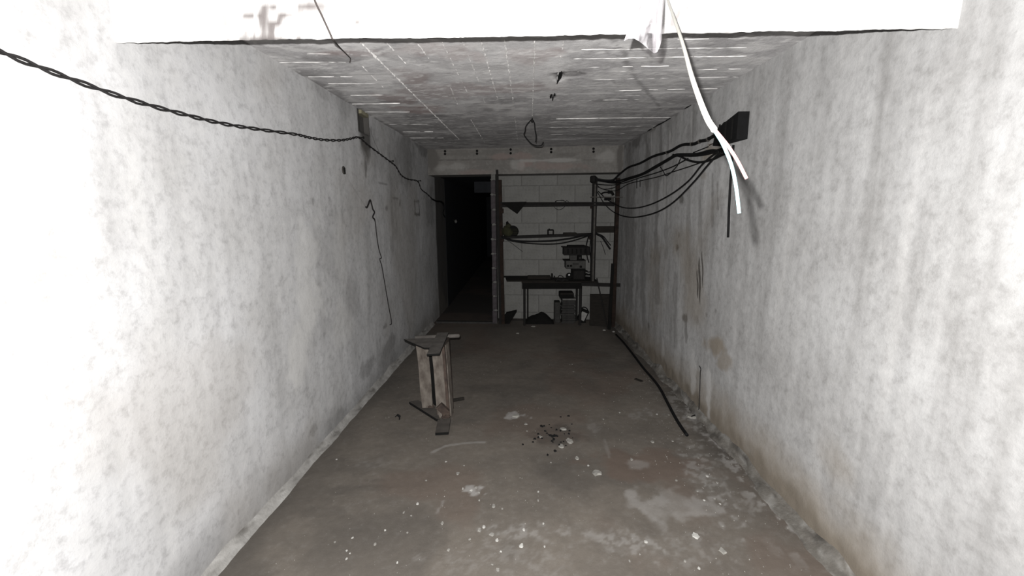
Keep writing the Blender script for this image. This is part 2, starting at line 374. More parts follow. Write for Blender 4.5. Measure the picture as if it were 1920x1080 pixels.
# dust along the right wall, floor darker towards both walls
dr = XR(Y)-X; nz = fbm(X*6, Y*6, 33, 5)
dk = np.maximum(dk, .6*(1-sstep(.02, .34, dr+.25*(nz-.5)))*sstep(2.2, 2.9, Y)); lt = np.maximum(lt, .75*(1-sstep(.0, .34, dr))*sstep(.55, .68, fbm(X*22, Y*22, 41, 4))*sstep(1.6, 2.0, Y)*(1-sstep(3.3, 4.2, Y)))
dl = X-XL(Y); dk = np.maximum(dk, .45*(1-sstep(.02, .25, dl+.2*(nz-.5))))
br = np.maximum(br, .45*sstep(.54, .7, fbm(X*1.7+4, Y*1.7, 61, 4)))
dk = np.maximum(dk, .3*sstep(.50, .66, fbm(X*1.6, Y*1.6, 301, 5))); dk = np.maximum(dk, .95*sstep(6.28, 6.34, Y))  # past the threshold the floor colour carries the passage's darkness
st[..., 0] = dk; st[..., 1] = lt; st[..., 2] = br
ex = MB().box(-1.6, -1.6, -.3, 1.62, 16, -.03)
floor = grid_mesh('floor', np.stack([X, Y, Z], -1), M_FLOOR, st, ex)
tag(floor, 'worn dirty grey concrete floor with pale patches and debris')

# ------------------------------------------------------------------ side walls
def wall(name, Xf, sgn, mat, painter, y1):
    yy = np.concatenate([np.linspace(-1.6, 1.2, 40)[:-1], np.linspace(1.2, 6.6, 400)[:-1], np.linspace(6.6, y1, 60)])
    yy = yy[:]; zz = np.linspace(-.02, 2.98, 190); Yg, Zg = np.meshgrid(yy, zz, indexing='ij')
    D = 0.012*(fbm(Yg*1.3, Zg*1.3, 5+int(sgn), 4)-.5)+0.006*(fbm(Yg*7, Zg*5, 11, 3)-.5)
    S = np.zeros(Yg.shape+(3,)); D = D+painter(Yg, Zg, S)
    P = np.stack([Xf(Yg)+sgn*D, Yg, Zg], -1)      # +D goes into the room
    x0 = Xf(0)-sgn*.30; x1 = Xf(0)-sgn*.36
    ex = MB().box(min(x0, x1)-.1, -1.6, -.02, max(x0, x1), y1, 2.98)
    return grid_mesh(name, P, mat, S, ex, flip=(sgn > 0))
def lw(px, py): p = on_left(px, py); return p[1], p[2]
def rw(px, py): p = on_right(px, py); return p[1], p[2]
def paint_left(Yg, Zg, S):
    n = fbm(Yg*3, Zg*3, 71, 5); d = np.zeros(Yg.shape); b = np.zeros(Yg.shape); l = np.zeros(Yg.shape)
    d = np.maximum(d, .42*(1-sstep(.0, .30, Zg+.35*(n-.5))))
    a, c = lw(682, 228); hole = ((np.abs(Yg-a) < .10) & (np.abs(Zg-c) < .085)); rim = ((np.abs(Yg-a) < .135) & (np.abs(Zg-c) < .10))
    d = np.maximum(d, blot(Yg, Zg, a, c-.10, .14, .24, .95, 5, .7))
    for (x, y0_, y1_, w_, s_) in ((684, 245, 330, .03, .65), (690, 250, 300, .02, .5), (678, 240, 275, .03, .7), (696, 240, 275, .012, .5), (640, 400, 520, .05, .12), (690, 420, 600, .06, .15), (735, 340, 460, .06, .2)):
        d = np.maximum(d, stroke(Yg, Zg, [lw(x, y0_), lw(x+2, y1_)], w_, s_, 3, .9, 9))
    for (px, py, ra, rb, s_) in ((590, 805, .07, .03, .4), (640, 775, .10, .05, .45), (690, 690, .2, .07, .4), (730, 650, .25, .08, .4), (600, 620, .2, .1, .12), (660, 560, .15, .2, .14), (620, 470, .2, .25, .12), (700, 290, .25, .2, .18), (760, 300, .35, .3, .35), (790, 270, .3, .12, .5),
                             (725, 390, .03, .02, .5), (750, 378, .03, .05, .7), (740, 372, .12, .012, .6), (720, 345, .12, .008, .5), (735, 322, .15, .2, .15), (805, 390, .3, .3, .3), (565, 230, .1, .12, .1), (640, 190, .15, .1, .18), (618, 372, .02, .02, .4), (600, 170, .12, .04, .2), (722, 612, .05, .02, .5), (588, 378, .015, .02, .4)):
        a, c = lw(px, py); d = np.maximum(d, blot(Yg, Zg, a, c, ra, rb, s_, int(px), 1.0, 8))
    d = np.maximum(d, .97*sstep(6.55, 6.62, Yg+.06*(n-.5)))  # past the doorway the passage's darkness is put into the wall colour
    for k in range(3):   # traces of a removed socket
        a0 = lw(777+k*4, 376); a1 = lw(779+k*4, 402)
        if k != 1: d = np.maximum(d, stroke(Yg, Zg, [a0, a1], .018, .8, 4, .5))
    d = np.maximum(d, stroke(Yg, Zg, [lw(778, 402), lw(787, 402)], .02, .8)); d = np.maximum(d, stroke(Yg, Zg, [lw(778, 378), lw(786, 378)], .016, .5))
    d = np.maximum(d, stroke(Yg, Zg, [lw(655, 340), lw(668, 360), lw(686, 388)], .006, .35))
    d = np.maximum(d, stroke(Yg, Zg, [lw(693, 240), lw(702, 265), lw(712, 288)], .009, .6))
    for (px, py, ra, rb, s_) in ((575, 600, .12, .2, .5), (580, 500, .12, .3, .35), (640, 620, .15, .2, .3), (560, 680, .1, .15, .5), (640, 480, .1, .3, .25)):
        a, c = lw(px, py); l = np.maximum(l, blot(Yg, Zg, a, c, ra, rb, s_, int(px)+1, 1.2, 6))
    S[..., 0] = d; S[..., 1] = l; S[..., 2] = .25*sstep(.55, .75, fbm(Yg*1.2, Zg*1.2, 90, 4))
    S[..., 0] = np.where(rim, 1.0, S[..., 0]); S[..., 1] = np.where(rim, 0, S[..., 1])  # pocket and rim blackened for soot and for the hollow's shade together
    return np.where(hole, -.035, 0)
def paint_right(Yg, Zg, S):
    n = fbm(Yg*3.3, Zg*3.3, 171, 5); n2 = fbm(Yg*9, Zg*9, 181, 4); d = np.zeros(Yg.shape); b = np.zeros(Yg.shape); l = np.zeros(Yg.shape)
    e = Zg+.22*(n-.5)+.1*(n2-.5)
    d = np.maximum(d, .95*(1-sstep(.08, .20, e))); b = np.maximum(b, .65*(1-sstep(.14, .42, e)))
    b = np.maximum(b, .5*sstep(.55, .75, fbm(Yg*1.4+5, Zg*1.1, 190, 4)))
    for (px, y0_, y1_, w_, s_) in ((1212, 240, 340, .09, .45), (1238, 240, 330, .05, .4), (1248, 330, 480, .05, .3), (1230, 300, 560, .08, .35), (1290, 360, 520, .05, .25), (1205, 420, 620, .12, .3), (1265, 520, 640, .05, .3), (1311, 360, 470, .03, .3), (1285, 600, 640, .03, .5), (1335, 330, 420, .02, .35), (1345, 345, 390, .02, .45), (1180, 300, 560, .25, .35)):
        d = np.maximum(d, stroke(Yg, Zg, [rw(px, y0_), rw(px+1, y1_)], w_, s_, int(px), 1.0, 7))
    for (px, py, ra, rb, s_) in ((1269, 464, .035, .025, .85), (1272, 440, .02, .02, .5), (1282, 595, .05, .035, .75), (1288, 632, .03, .04, .5), (1340, 660, .12, .05, .0), (1305, 600, .04, .03, .3), (1277, 374, .04, .03, .7), (1216, 612, .04, .04, .5), (1325, 590, .015, .015, .5), (1342, 583, .02, .015, .5), (1220, 480, .03, .02, .5),
                             (1230, 225, .5, .08, .6), (1190, 265, .4, .1, .6), (1300, 240, .15, .12, .3), (1240, 740, .3, .10, .5), (1320, 790, .12, .09, .9), (1345, 815, .10, .07, .9), (1285, 730, .2, .08, .7), (1353, 400, .02, .04, .3)):
        a, c = rw(px, py); d = np.maximum(d, blot(Yg, Zg, a, c, ra, rb, s_, int(px), .9, 9))
    for (px, py, ra, rb, s_) in ((1340, 650, .12, .07, .8), (1330, 285, .14, .06, .7), (1355, 680, .08, .08, .6), (1300, 700, .1, .06, .4), (1318, 330, .05, .02, .3)):
        a, c = rw(px, py); b = np.maximum(b, blot(Yg, Zg, a, c, ra, rb, s_, int(px)+9, 1.1, 7))
    for (px, y0_, y1_, w_, s_) in ((1222, 250, 300, .02, .5), (1256, 245, 290, .012, .6), (1296, 215, 265, .02, .4), (1243, 640, 660, .04, .3), (1300, 660, 730, .05, .4), (1330, 700, 780, .05, .5), (1247, 280, 420, .03, .3)):
        l = np.maximum(l, stroke(Yg, Zg, [rw(px, y0_), rw(px, y1_)], w_, s_, int(px), 1.0, 9))
    S[..., 0] = d; S[..., 1] = l; S[..., 2] = b
    return .012*(1-sstep(.08, .2, e))*n2-.004*d
wall_left = wall('wall_left', XL, 1, M_WALL, paint_left, 7.3); tag(wall_left, 'long whitewashed left wall with a soot marked pocket near the ceiling')
wall_right = wall('wall_right', XR, -1, M_WALLR, paint_right, 7.0); tag(wall_right, 'streaked whitewashed right wall with dirty base')
# a raw timber end at the top of the soot marked pocket
p = on_left(682, 214); MB().box(p[0]-.12, p[1]-.09, p[2]-.012, p[0]+.012, p[1]+.09, p[2]+.02, .004).make('timber_end', M_YELLOW, wall_left)
# gouges on the right wall
def sliver(px, py0, py1, wpx, name='gouge'):
    a = on_right(px, py0, .004); b_ = on_right(px+2, py1, .004); P = []; R = []
    for t in np.linspace(0, 1, 14): P.append(a+(b_-a)*t+np.array([0, .006*math.sin(t*9), 0])); R.append(.001+wpx*.004*math.sin(math.pi*t)**.7)
    return MB().tube(P, R, 5).make(name, M_GOUGE, wall_right)
sliver(1311, 482, 572, 2.2); sliver(1307, 505, 560, 1.4); sliver(1316, 470, 540, 1.0)

# fillets at the feet of the walls
def fillet(name, Xf, sgn, w_, h_, mat, rough, y1=6.1):
    yy = np.linspace(-1.5, y1, 260); prof = np.linspace(0, 1, 6); P = np.zeros((len(yy), 6, 3)); S = np.zeros((len(yy), 6, 3))
    for j, t in enumerate(prof):
        k = 1+rough*(fbm(yy*5, yy*0+j*.4, 77, 4)-.5)*2
        off = w_*k*(1-t)**1.3; z = h_*k*t**1.3-.004*(j == 0)
        P[:, j] = np.stack([Xf(yy)+sgn*(off-.004*(j == 5)), yy, z], -1); S[:, j, 0] = .75*sstep(.5, .75, fbm(yy*9, yy*0+j*.7, 79, 4)); S[:, j, 1] = .4*sstep(.55, .7, fbm(yy*15, yy*0+j*.7, 82, 4))
    return grid_mesh(name, P, mat, S, flip=(sgn > 0))
tag(fillet('baseboard_left', XL, 1, .045, .055, M_COVE, .3), 'pale cement fillet along the foot of the left wall')
tag(fillet('baseboard_right', XR, -1, .075, .05, M_COVER, .8), 'crumbling grey cement fillet along the foot of the right wall')

# ------------------------------------------------------------------ ceiling with formwork marks
xs = np.linspace(-1.55, 1.60, 230); ys = np.linspace(1.7, 6.75, 340); X, Y = np.meshgrid(xs, ys, indexing='ij')
def cl(px, py): p = on_ceil(px, py); return p[0], p[1]
dn = np.zeros(X.shape)
xa = cl(674, 77)[0]; xb = cl(1040, 189)[0]
cen = (X > xa) & (X < xb)
dn += np.where(cen, .004*(_hash(np.floor((X+3)/.16), X*0, 5)-.5), .004*(_hash(np.floor(Y/.17), (X > 0)*1.0, 6)-.5))
dn += .006*(fbm(X*2.5, Y*2.5, 9, 4)-.5)+.003*(fbm(X*16, Y*5, 12, 3)-.5)
a, b = cl(1049, 145); hz_ = blot(X, Y, a, b, .028, .085, 1, 3, .5, 14, .2); dn -= .015*hz_
a2, b2 = cl(1066, 141); dn -= .006*blot(X, Y, a2, b2, .09, .06, 1, 8, .6, 9, .2)
a3, b3 = cl(1037, 181); hz2 = blot(X, Y, a3, b3, .02, .06, 1, 6, 1.0, 16, .2); dn -= .01*hz2
dk = np.maximum(hz_, hz2); br = np.zeros(X.shape); lt = np.zeros(X.shape)  # both broken hollows get their shade as a dark tone
dk = np.maximum(dk, blot(X, Y, a2, b2, .10, .07, .6, 8, .8, 9)); a, b = cl(1042, 152); lt = np.maximum(lt, blot(X, Y, a, b, .07, .25, .55, 9, 1.0, 9)*(1-dk))
for (px, py, ra, rb, s_) in ((785, 206, .16, .16, .85), (790, 206, .07, .10, .6), (745, 185, .14, .2, .6), (775, 150, .12, .2, .55), (800, 92, .14, .1, .5), (770, 95, .1, .08, .5), (865, 102, .1, .1, .5), (890, 105, .06, .1, .5), (985, 105, .14, .12, .5), (1035, 100, .1, .08, .6), (945, 165, .3, .12, .5), (870, 170, .3, .15, .4), (800, 175, .2, .2, .4), (690, 100, .2, .06, .4), (620, 100, .2, .05, .6)):
    a, b = cl(px, py); br = np.maximum(br, blot(X, Y, a, b, ra, rb, s_, int(px), 1.1, 6))
for (px, py, ra, rb, s_) in ((880, 235, .9, .5, .35), (800, 220, .2, .12, .6), (640, 110, .25, .05, .5), (1020, 235, .2, .6, .3), (1200, 235, .8, .5, .25), (870, 260, .9, .25, .4), (915, 205, .05, .07, .6), (952, 205, .06, .05, .5), (820, 140, .2, .04, .35), (1230, 250, .1, .4, .6), (1285, 205, .25, .08, .4), (600, 165, .1, .2, .5), (640, 190, .1, .2, .5), (950, 60, .5, .2, .2), (700, 240, .15, .35, .6)):
    a, b = cl(px, py); dk = np.maximum(dk, blot(X, Y, a, b, ra, rb, s_, int(px)+2, .9, 6))
for pts, w_, s_ in (([(1150, 75), (1172, 100), (1175, 120), (1195, 150), (1225, 185), (1240, 203)], .018, .5), ([(1120, 78), (1142, 100), (1172, 108)], .01, .4), ([(1147, 148), (1160, 165)], .008, .45), ([(555, 88), (620, 98), (657, 112)], .03, .5), ([(1210, 104), (1222, 118)], .008, .4), ([(890, 156), (925, 150)], .02, .3), ([(560, 138), (620, 173), (690, 215), (790, 270)], .03, .55), ([(1170, 270), (1230, 237), (1290, 202)], .03, .5)):  # the front left stroke paints a triangular shadow
    dk = np.maximum(dk, stroke(X, Y, [cl(*q) for q in pts], w_, s_, int(w_*1000), .8, 18))
for (px, py, ra, rb, s_) in ((880, 125, .5, .35, .3), (830, 85, .2, .1, .4), (960, 85, .4, .08, .3), (1180, 80, .5, .06, .2), (870, 205, .5, .12, .25), (1010, 130, .1, .3, .3), (675, 215, .06, .08, .5), (760, 100, .1, .05, .4), (1095, 90, .1, .06, .3), (1060, 122, .05, .02, .5)):
    a, b = cl(px, py); lt = np.maximum(lt, blot(X, Y, a, b, ra, rb, s_, int(px)+5, 1.3, 8)*(1-dk))
lt = np.maximum(lt, .6*sstep(.52, .70, fbm(X*5, Y*13, 51, 5))*(1-.6*dk)); lt = np.maximum(lt, .7*sstep(.62, .72, fbm(X*14, Y*40, 57, 4)))
dk = np.maximum(dk, .35*sstep(.56, .72, fbm(X*3+7, Y*5, 58, 5)))
st = np.stack([dk, lt, br], -1)
ex = MB().box(-1.55, 1.7, 2.53, 1.60, 6.75, 2.9)
ceiling = grid_mesh('ceiling', np.stack([X, Y, ZC(Y)-dn], -1), M_CEIL, st, ex, flip=True)
tag(ceiling, 'grey concrete ceiling with board marks and white joint ridges')
rng = random.Random(4)
def hollow_shade(pts, w_):   # black piece painting the shade in a broken out hollow
    P = [on_ceil(*q, -.004) for q in pts]; P = crom(P, 5); n = len(P); V = []; F = []
    for i, p_ in enumerate(P):
        k = w_*(.25+.75*math.sin(math.pi*i/(n-1))**.6)*rng.uniform(.6, 1.1)
        for (ox, oz) in ((-k, .012), (-k*.6, -.010), (k*.6, -.010), (k, .012)): V.append((p_[0]+ox, p_[1], p_[2]+oz))
    for i in range(n-1):
        for j in range(3): F.append((i*4+j, i*4+j+1, i*4+4+j+1, i*4+4+j))
        F.append((i*4+3, i*4, i*4+4, i*4+7))
    F += [(0, 3, 2, 1), (n*4-4, n*4-3, n*4-2, n*4-1)]
    MB().add(V, F).make('spall_shade', M_COAL, ceiling)
hollow_shade([(1053, 131), (1051, 140), (1047, 148), (1044, 155)], .015); hollow_shade([(1034, 175), (1033, 179), (1032, 182)], .012); hollow_shade([(1040, 173), (1040, 176), (1039, 178)], .010); hollow_shade([(1037, 182), (1036, 187)], .008); hollow_shade([(1258, 220), (1246, 227), (1236, 232), (1225, 238)], .018); hollow_shade([(1222, 240), (1214, 245)], .012); hollow_shade([(1296, 195), (1284, 202)], .010); hollow_shade([(668, 205), (672, 208)], .02)
def ridge(p0, p1, h=.007, w_=.007, dash=0.0, step=.04, jag=.6):
    A = on_ceil(*p0); B = on_ceil(*p1); d = B-A; L = np.linalg.norm(d); d = d/L; s = np.array([d[1], -d[0], 0]); mb = MB(); t = 0
    while t < L-.01:
        seg = min(L-t, rng.uniform(.06, .2) if dash else rng.uniform(.25, .6)); n = max(2, int(seg/step)+1); V = []; F = []
        for i in range(n+1):
            c = A+d*(t+seg*i/n)+s*rng.uniform(-.0022, .0022); k = rng.uniform(jag, 1.15)*(.25 if i in (0, n) else 1); z = ZC(c[1])
            for (o_, q) in ((-w_/2*k, -.004), (0, h*k), (w_/2*k, -.004)): V.append((c[0]+s[0]*o_, c[1]+s[1]*o_, z-q))
        for i in range(n): F += [(i*3, i*3+1, i*3+4, i*3+3), (i*3+1, i*3+2, i*3+5, i*3+4), (i*3+2, i*3, i*3+3, i*3+5)]
        F += [(0, 2, 1), (n*3, n*3+1, n*3+2)]
        mb.add(V, F); t += seg+(rng.uniform(.02, .1) if dash else .004)
    mb.make('formwork_ridge', M_RIDGE, ceiling)
for a, b, *q in (((1090, 93), (1400, 89)), ((1073, 110), (1400, 105)), ((1087, 126), (1255, 124), 1), ((1310, 131), (1400, 129), 1), ((1078, 149), (1385, 144)), ((1160, 170), (1345, 166), 1), ((1100, 181), (1290, 177), 1), ((1040, 189), (1290, 184)), ((1043, 205), (1283, 200)), ((1043, 223), (1258, 220)), ((1025, 239), (1240, 236)), ((1030, 252), (1215, 250), 1),
                 ((480, 117), (655, 116)), ((575, 101), (620, 101), 1), ((578, 144), (676, 144), 1), ((615, 157), (705, 157)), ((657, 179), (720, 178)), ((660, 195), (750, 194)), ((668, 210), (768, 210)), ((728, 233), (805, 233)), ((755, 247), (812, 247), 1), ((768, 258.5), (832, 258.5)), ((1083, 135), (1190, 134), 1), ((1270, 74), (1400, 72), 1)):
    ridge(a, b, dash=1 if q else 0, h=.0016 if q else .0026, w_=.004, step=.03, jag=.3)
for a, b, *q in (((674, 77), (861, 261)), ((725, 80), (770, 129), 1), ((780, 78), (804, 110), 1), ((828, 77), (876, 173), 1), ((866, 74), (900, 158), 1), ((901, 74), (933, 185)), ((946, 74), (962, 187)), ((962, 190), (971, 266), 1), ((1003, 76), (998, 218)), ((1057, 74), (1043, 160), 1), ((883, 225), (909, 268), 1), ((678, 122), (720, 165), 1), ((845, 165), (858, 195), 1), ((905, 182), (915, 205), 1)):
    ridge(a, b, h=.007 if q else .010, w_=.009 if q else .012, dash=1 if q else 0, step=.018, jag=.15)
# higher ceiling over the entrance, before the lintel
e = MB().box(-1.9, -1.6, 2.95, 2.0, 1.7, 3.1).make('ceiling', M_CEIL); tag(e, 'higher grey ceiling over the entrance', kind='structure')

# ------------------------------------------------------------------ front lintel
LY = 1.6; LZ = at(960, 68, LY)[2]
us = np.linspace(XL(LY)-.12, XR(LY)+.12, 420); nv = 34; P = np.zeros((len(us), nv, 3)); S = np.zeros((len(us), nv, 3))
wav = .007*(fbm(us*30, us*0, 21, 4)-.5)+.004*(fbm(us*3, us*0+4, 22, 3)-.5)
for j in range(nv):
    if j < 6:       # underside: broken plaster sloping up and back out of sight
        t = 1-j/6.0; P[:, j] = np.stack([us, us*0+LY+.16*t, LZ+wav*(1-t)+.13*t], -1); S[:, j, 0] = .8
    else:
        t = (j-6)/(nv-7.0); z = LZ+wav*(1-sstep(0, .1, t))+t*.7; P[:, j] = np.stack([us, LY+.005*(fbm(us*6, z*6, 31, 3)-.5)*t, z], -1)
A_, B_ = P[:, :, 0], P[:, :, 2]
def li(px, py): q = at(px, py, LY); return q[0], q[2]
d = np.zeros(A_.shape); b = np.zeros(A_.shape)
for (px, py, ra, rb, s_) in ((575, 8, .03, .012, .8), (605, 12, .03, .008, .6), (560, 32, .02, .012, .6), (600, 32, .04, .01, .6), (640, 34, .02, .008, .6), (660, 60, .012, .02, .5), (575, 52, .06, .012, .45), (650, 48, .04, .006, .5), (668, 42, .012, .004, .9), (650, 16, .008, .006, .8), (757, 18, .004, .012, 1), (985, 46, .05, .004, .7), (995, 48, .008, .008, 1), (972, 42, .006, .006, 1), (1280, 20, .02, .02, .7), (1262, 42, .01, .03, .8), (1270, 60, .03, .02, .6), (1355, 40, .05, .04, .6), (1345, 48, .04, .03, .5), (903, 53, .006, .004, .8), (778, 14, .01, .004, .5)):
    a, c = li(px, py); d = np.maximum(d, blot(A_, B_, a, c, ra, rb, s_, int(px), 1.0, 25))
d = np.maximum(d, stroke(A_, B_, [li(1297, 0), li(1283, 20), li(1265, 40), li(1258, 55)], .006, .8, 5, 1.2, 30)); d = np.maximum(d, stroke(A_, B_, [li(1348, 0), li(1344, 25), li(1335, 45)], .006, .6, 6, 1.2, 30))
b = .95*(1-sstep(-.80, -.55, A_))*sstep(.46, .62, fbm(A_*14, B_*40, 44, 4))*sstep(-1.15, -.9, A_)
S[..., 0] = np.maximum(S[..., 0], d); S[..., 2] = b
ex = MB().box(XL(LY)-.12, LY+.02, LZ+.16, XR(LY)+.12, LY+.16, 2.98)
tag(grid_mesh('trim_1', P, M_LINT, S, ex), 'white limewashed lintel across the top with a ragged lower edge')

# ------------------------------------------------------------------ far end: beam, alcove wall of blocks, partition, passage
TH = math.atan(SK)
def beam(name, x0, x1, y_off, t, z0, z1, mat, label):
    us = np.linspace(x0, x1, 160); P = np.zeros((160, 40, 3)); S = np.zeros((160, 40, 3))
    for j in range(40):
        z = z0+(z1-z0)*j/39
        P[:, j] = np.stack([us, YB(us)+y_off+.006*(fbm(us*4, us*0+z*9, 6, 4)-.5)+np.where(us < at(972, 297, 6.1)[0], .0, -.004)*(z > z0+.1), us*0+z], -1)
    A, B = P[:, :, 0], P[:, :, 2]; g = lambda px, py: (at(px, py, 6.1)[0], at(px, py, 6.1)[2])
    d = np.zeros(A.shape); b = np.zeros(A.shape); l = np.zeros(A.shape)
    for pts, w_, s_ in (([(806, 299), (970, 298)], .010, .75), ([(972, 285), (974, 318)], .008, .7), ([(975, 302), (1160, 300)], .012, .4), ([(806, 282), (970, 281)], .01, .3)): d = np.maximum(d, stroke(A, B, [g(*q) for q in pts], w_, s_, 5, .9))
    for q in ((808, 300, .08, .2, .8), (1160, 300, .03, .25, .9), (880, 287, .3, .03, .3), (1065, 291, .15, .02, .4)): a_, c_ = g(q[0], q[1]); d = np.maximum(d, blot(A, B, a_, c_, q[2], q[3], q[4], q[0], 1.0))
    for q in ((985, 308, .12, .04, .7), (950, 293, .3, .04, .55), (1040, 312, .4, .05, .5), (885, 323, .2, .03, .4)): a_, c_ = g(q[0], q[1]); b = np.maximum(b, blot(A, B, a_, c_, q[2], q[3], q[4], q[0], 1.0))
    for q in ((1030, 301, .35, .02, .6), (850, 312, .2, .05, .35), (970, 310, .08, .06, .4), (1140, 292, .12, .08, .4)): a_, c_ = g(q[0], q[1]); l = np.maximum(l, blot(A, B, a_, c_, q[2], q[3], q[4], q[0], 1.0))
    S[..., 0] = d; S[..., 1] = l; S[..., 2] = b
    ex = MB(); 
    ex.hexa([(x0, YB(x0)+.02+y_off, z0), (x1, YB(x1)+.02+y_off, z0), (x1, YB(x1)+t+y_off, z0), (x0, YB(x0)+t+y_off, z0), (x0, YB(x0)+.02+y_off, z1), (x1, YB(x1)+.02+y_off, z1), (x1, YB(x1)+t+y_off, z1), (x0, YB(x0)+t+y_off, z1)])
    # close the lip between face and body
    ex.add([(x0, YB(x0)+y_off, z0), (x1, YB(x1)+y_off, z0), (x1, YB(x1)+.03+y_off, z0), (x0, YB(x0)+.03+y_off, z0)], [(3, 2, 1, 0)])
    o = grid_mesh(name, P, mat, S, ex); return tag(o, label)
ZB = at(985, 326, 6.12)[2]
beam2 = beam('trim_2', XL(6.2)-.06, XR(6.05)+.06, 0, .38, ZB, ZC(6.1)+.03, M_BEAM, 'stained concrete beam across the far end under the ceiling')
for px in (833, 894, 957.5, 1033, 1111):
    for k, py in enumerate((280.5 if px > 950 else 282.5, 287.5 if px < 1000 else 286)):
        q = at(px, py, 6.12); yy = YB(q[0]); MB().lathe([(.004, -.006), (.017, -.006), (.017, .008), (.009, .012)], (q[0], yy, q[2]), 8, axis=1).make('bolt', M_BLACK, beam2)
# alcove wall of concrete blocks
AY = 6.46; XA0 = at(929, 480, 6.3)[0]; 
wall_back = bpy.data.objects.new('wall_back', bpy.data.meshes.new('wall_back'))
mbw = MB().box(0, .005, 0, 2.1, .20, 2.5); wall_back.data.from_pydata(mbw.V, [], mbw.F); wall_back.data.materials.append(M_MORTAR)
COL.objects.link(wall_back); wall_back.location = (XA0-.05, AY, 0); wall_back.rotation_euler = (0, 0, TH)
tag(wall_back, 'painted grey concrete block wall behind the shelf rack', kind='structure')
def block_mesh(L, H, seed):
    mb = MB().box(0, 0, 0, L, .10, H, .004); me = bpy.data.meshes.new('concrete_block'); me.from_pydata(mb.V, [], mb.F); me.materials.append(M_BLOCK); return me
zj = at(1040, 486, AY)[2]; HC = (at(1040, 418, AY)[2]-zj)/2.0
BL = .515; BM = {}
z = zj-math.ceil(zj/HC)*HC; row = 0; rng = random.Random(11)
while z < 2.45:
    x = -.26*(row % 2) - .08
    while x < 2.05:
        a = max(x, .0); b = min(x+BL, 2.08)
        z0 = max(z, 0.0); hh = z+HC-z0
        if b-a > .06 and hh > .04:
            key = (round(b-a, 2), round(hh, 2))
            if key not in BM: BM[key] = block_mesh(b-a-.007, hh-.006, row)
            o = bpy.data.objects.new('concrete_block', BM[key]); COL.objects.link(o); o.parent = wall_back
            o.location = (a+.0035, rng.uniform(-.002, .002), z0+.003); ORG[o] = np.zeros(3)
        x += BL
    z += HC; row += 1
# rendered pier in the right of the alcove
a = at(1117, 480, AY-.02); b = at(1154, 480, AY-.02)
xs = np.linspace(a[0], b[0], 30); zz = np.linspace(.0, 2.2, 120); Xg, Zg = np.meshgrid(xs, zz, indexing='ij')
MBp = MB(); n0, n1 = Xg.shape
Yg = AY-.075+.012*(fbm(Xg*9, Zg*9, 3, 4)-.5)-.06*(Xg-a[0])
V = np.stack([Xg, Yg, Zg], -1).reshape(-1, 3); i = (np.arange(n0-1)[:, None]*n1+np.arange(n1-1)).reshape(-1)
MBp.add(V, np.stack([i, i+n1, i+n1+1, i+1], -1)); MBp.box(a[0], AY-.06, 0, b[0], AY-.01, 2.2)
pier = MBp.make('rendered_pier', M_PIER, None); pier.name = 'trim_3'; tag(pier, 'rough rendered pier between the two right rack posts', kind='structure')
# thin brick partition beside the passage
XP0, XP1 = at(922.5, 480, 6.17)[0], at(931, 480, 6.17)[0]; PY = YB(XP0)-.01
part = MB().box(XP0+.006, PY+.012, 0, XP1-.002, 16, ZB).make('wall_partition', M_MORTAR); tag(part, 'thin brick partition end beside the dark passage', kind='structure')
bh = .205; z = 0.0; k = 0; bm_ = MB().box(0, 0, 0, XP1-XP0, .12, bh-.014, .006); bme = bpy.data.meshes.new('brick'); bme.from_pydata(bm_.V, [], bm_.F); bme.materials.append(M_BRICK)
while z+bh < ZB+.02:
    o = bpy.data.objects.new('brick', bme); COL.objects.link(o); o.parent = part; ORG[o] = np.array([XP0+rng.uniform(-.004, .004), PY-rng.uniform(0, .01), z+.004]); o.location = Vector(ORG[o]-ORG[part]); z += bh
    q = np.array([XP0+rng.uniform(.01, .05), PY-.004, z]); MB().blob(q, (.025, .008, .016), .5, k, 8, 5).make('mortar_blob', M_PALE, part); k += 1
# passage beyond: its ceiling, far wall, a hanging beam, a low threshold
e = MB().box(XL(7)-.1, 6.58, ZB+.03, XP0+.05, 16, ZB+.2).make('ceiling', M_PASSAGEDARK); tag(e, 'low ceiling of the dark passage', kind='structure')
e = MB().box(XL(7.3)-.2, 7.3, -.02, XL(7.3)+.004, 16, 2.5).make('wall_passage', M_PASSAGEDARK); tag(e, 'left wall of the passage, its darkness put into the colour', kind='structure')
e = MB().box(XL(12)-.3, 15.9, -.02, XP0+.1, 16.1, 2.4).make('wall_passage', M_PASSAGEDARK); tag(e, 'end wall of the dark passage', kind='structure')
a = at(889, 341, 8.0); b = at(922, 361, 8.0); e = MB().box(a[0], 8.0, b[2], XP0+.03, 8.3, ZB+.05).make('trim_4', M_PASSAGEDARK); tag(e, 'short grey beam stub high in the dark passage', kind='structure')
a = on_floor(818, 606); b = on_floor(931, 607)
e = MB().hexa([(a[0], a[1], 0), (b[0], b[1], 0), (b[0], b[1]+.10, 0), (a[0], a[1]+.10, 0), (a[0], a[1]+.008, .022), (b[0], b[1]+.008, .022), (b[0], b[1]+.09, .022), (a[0], a[1]+.09, .022)]).make('trim_5', M_TILE); tag(e, 'low cement threshold at the mouth of the dark passage', kind='structure')

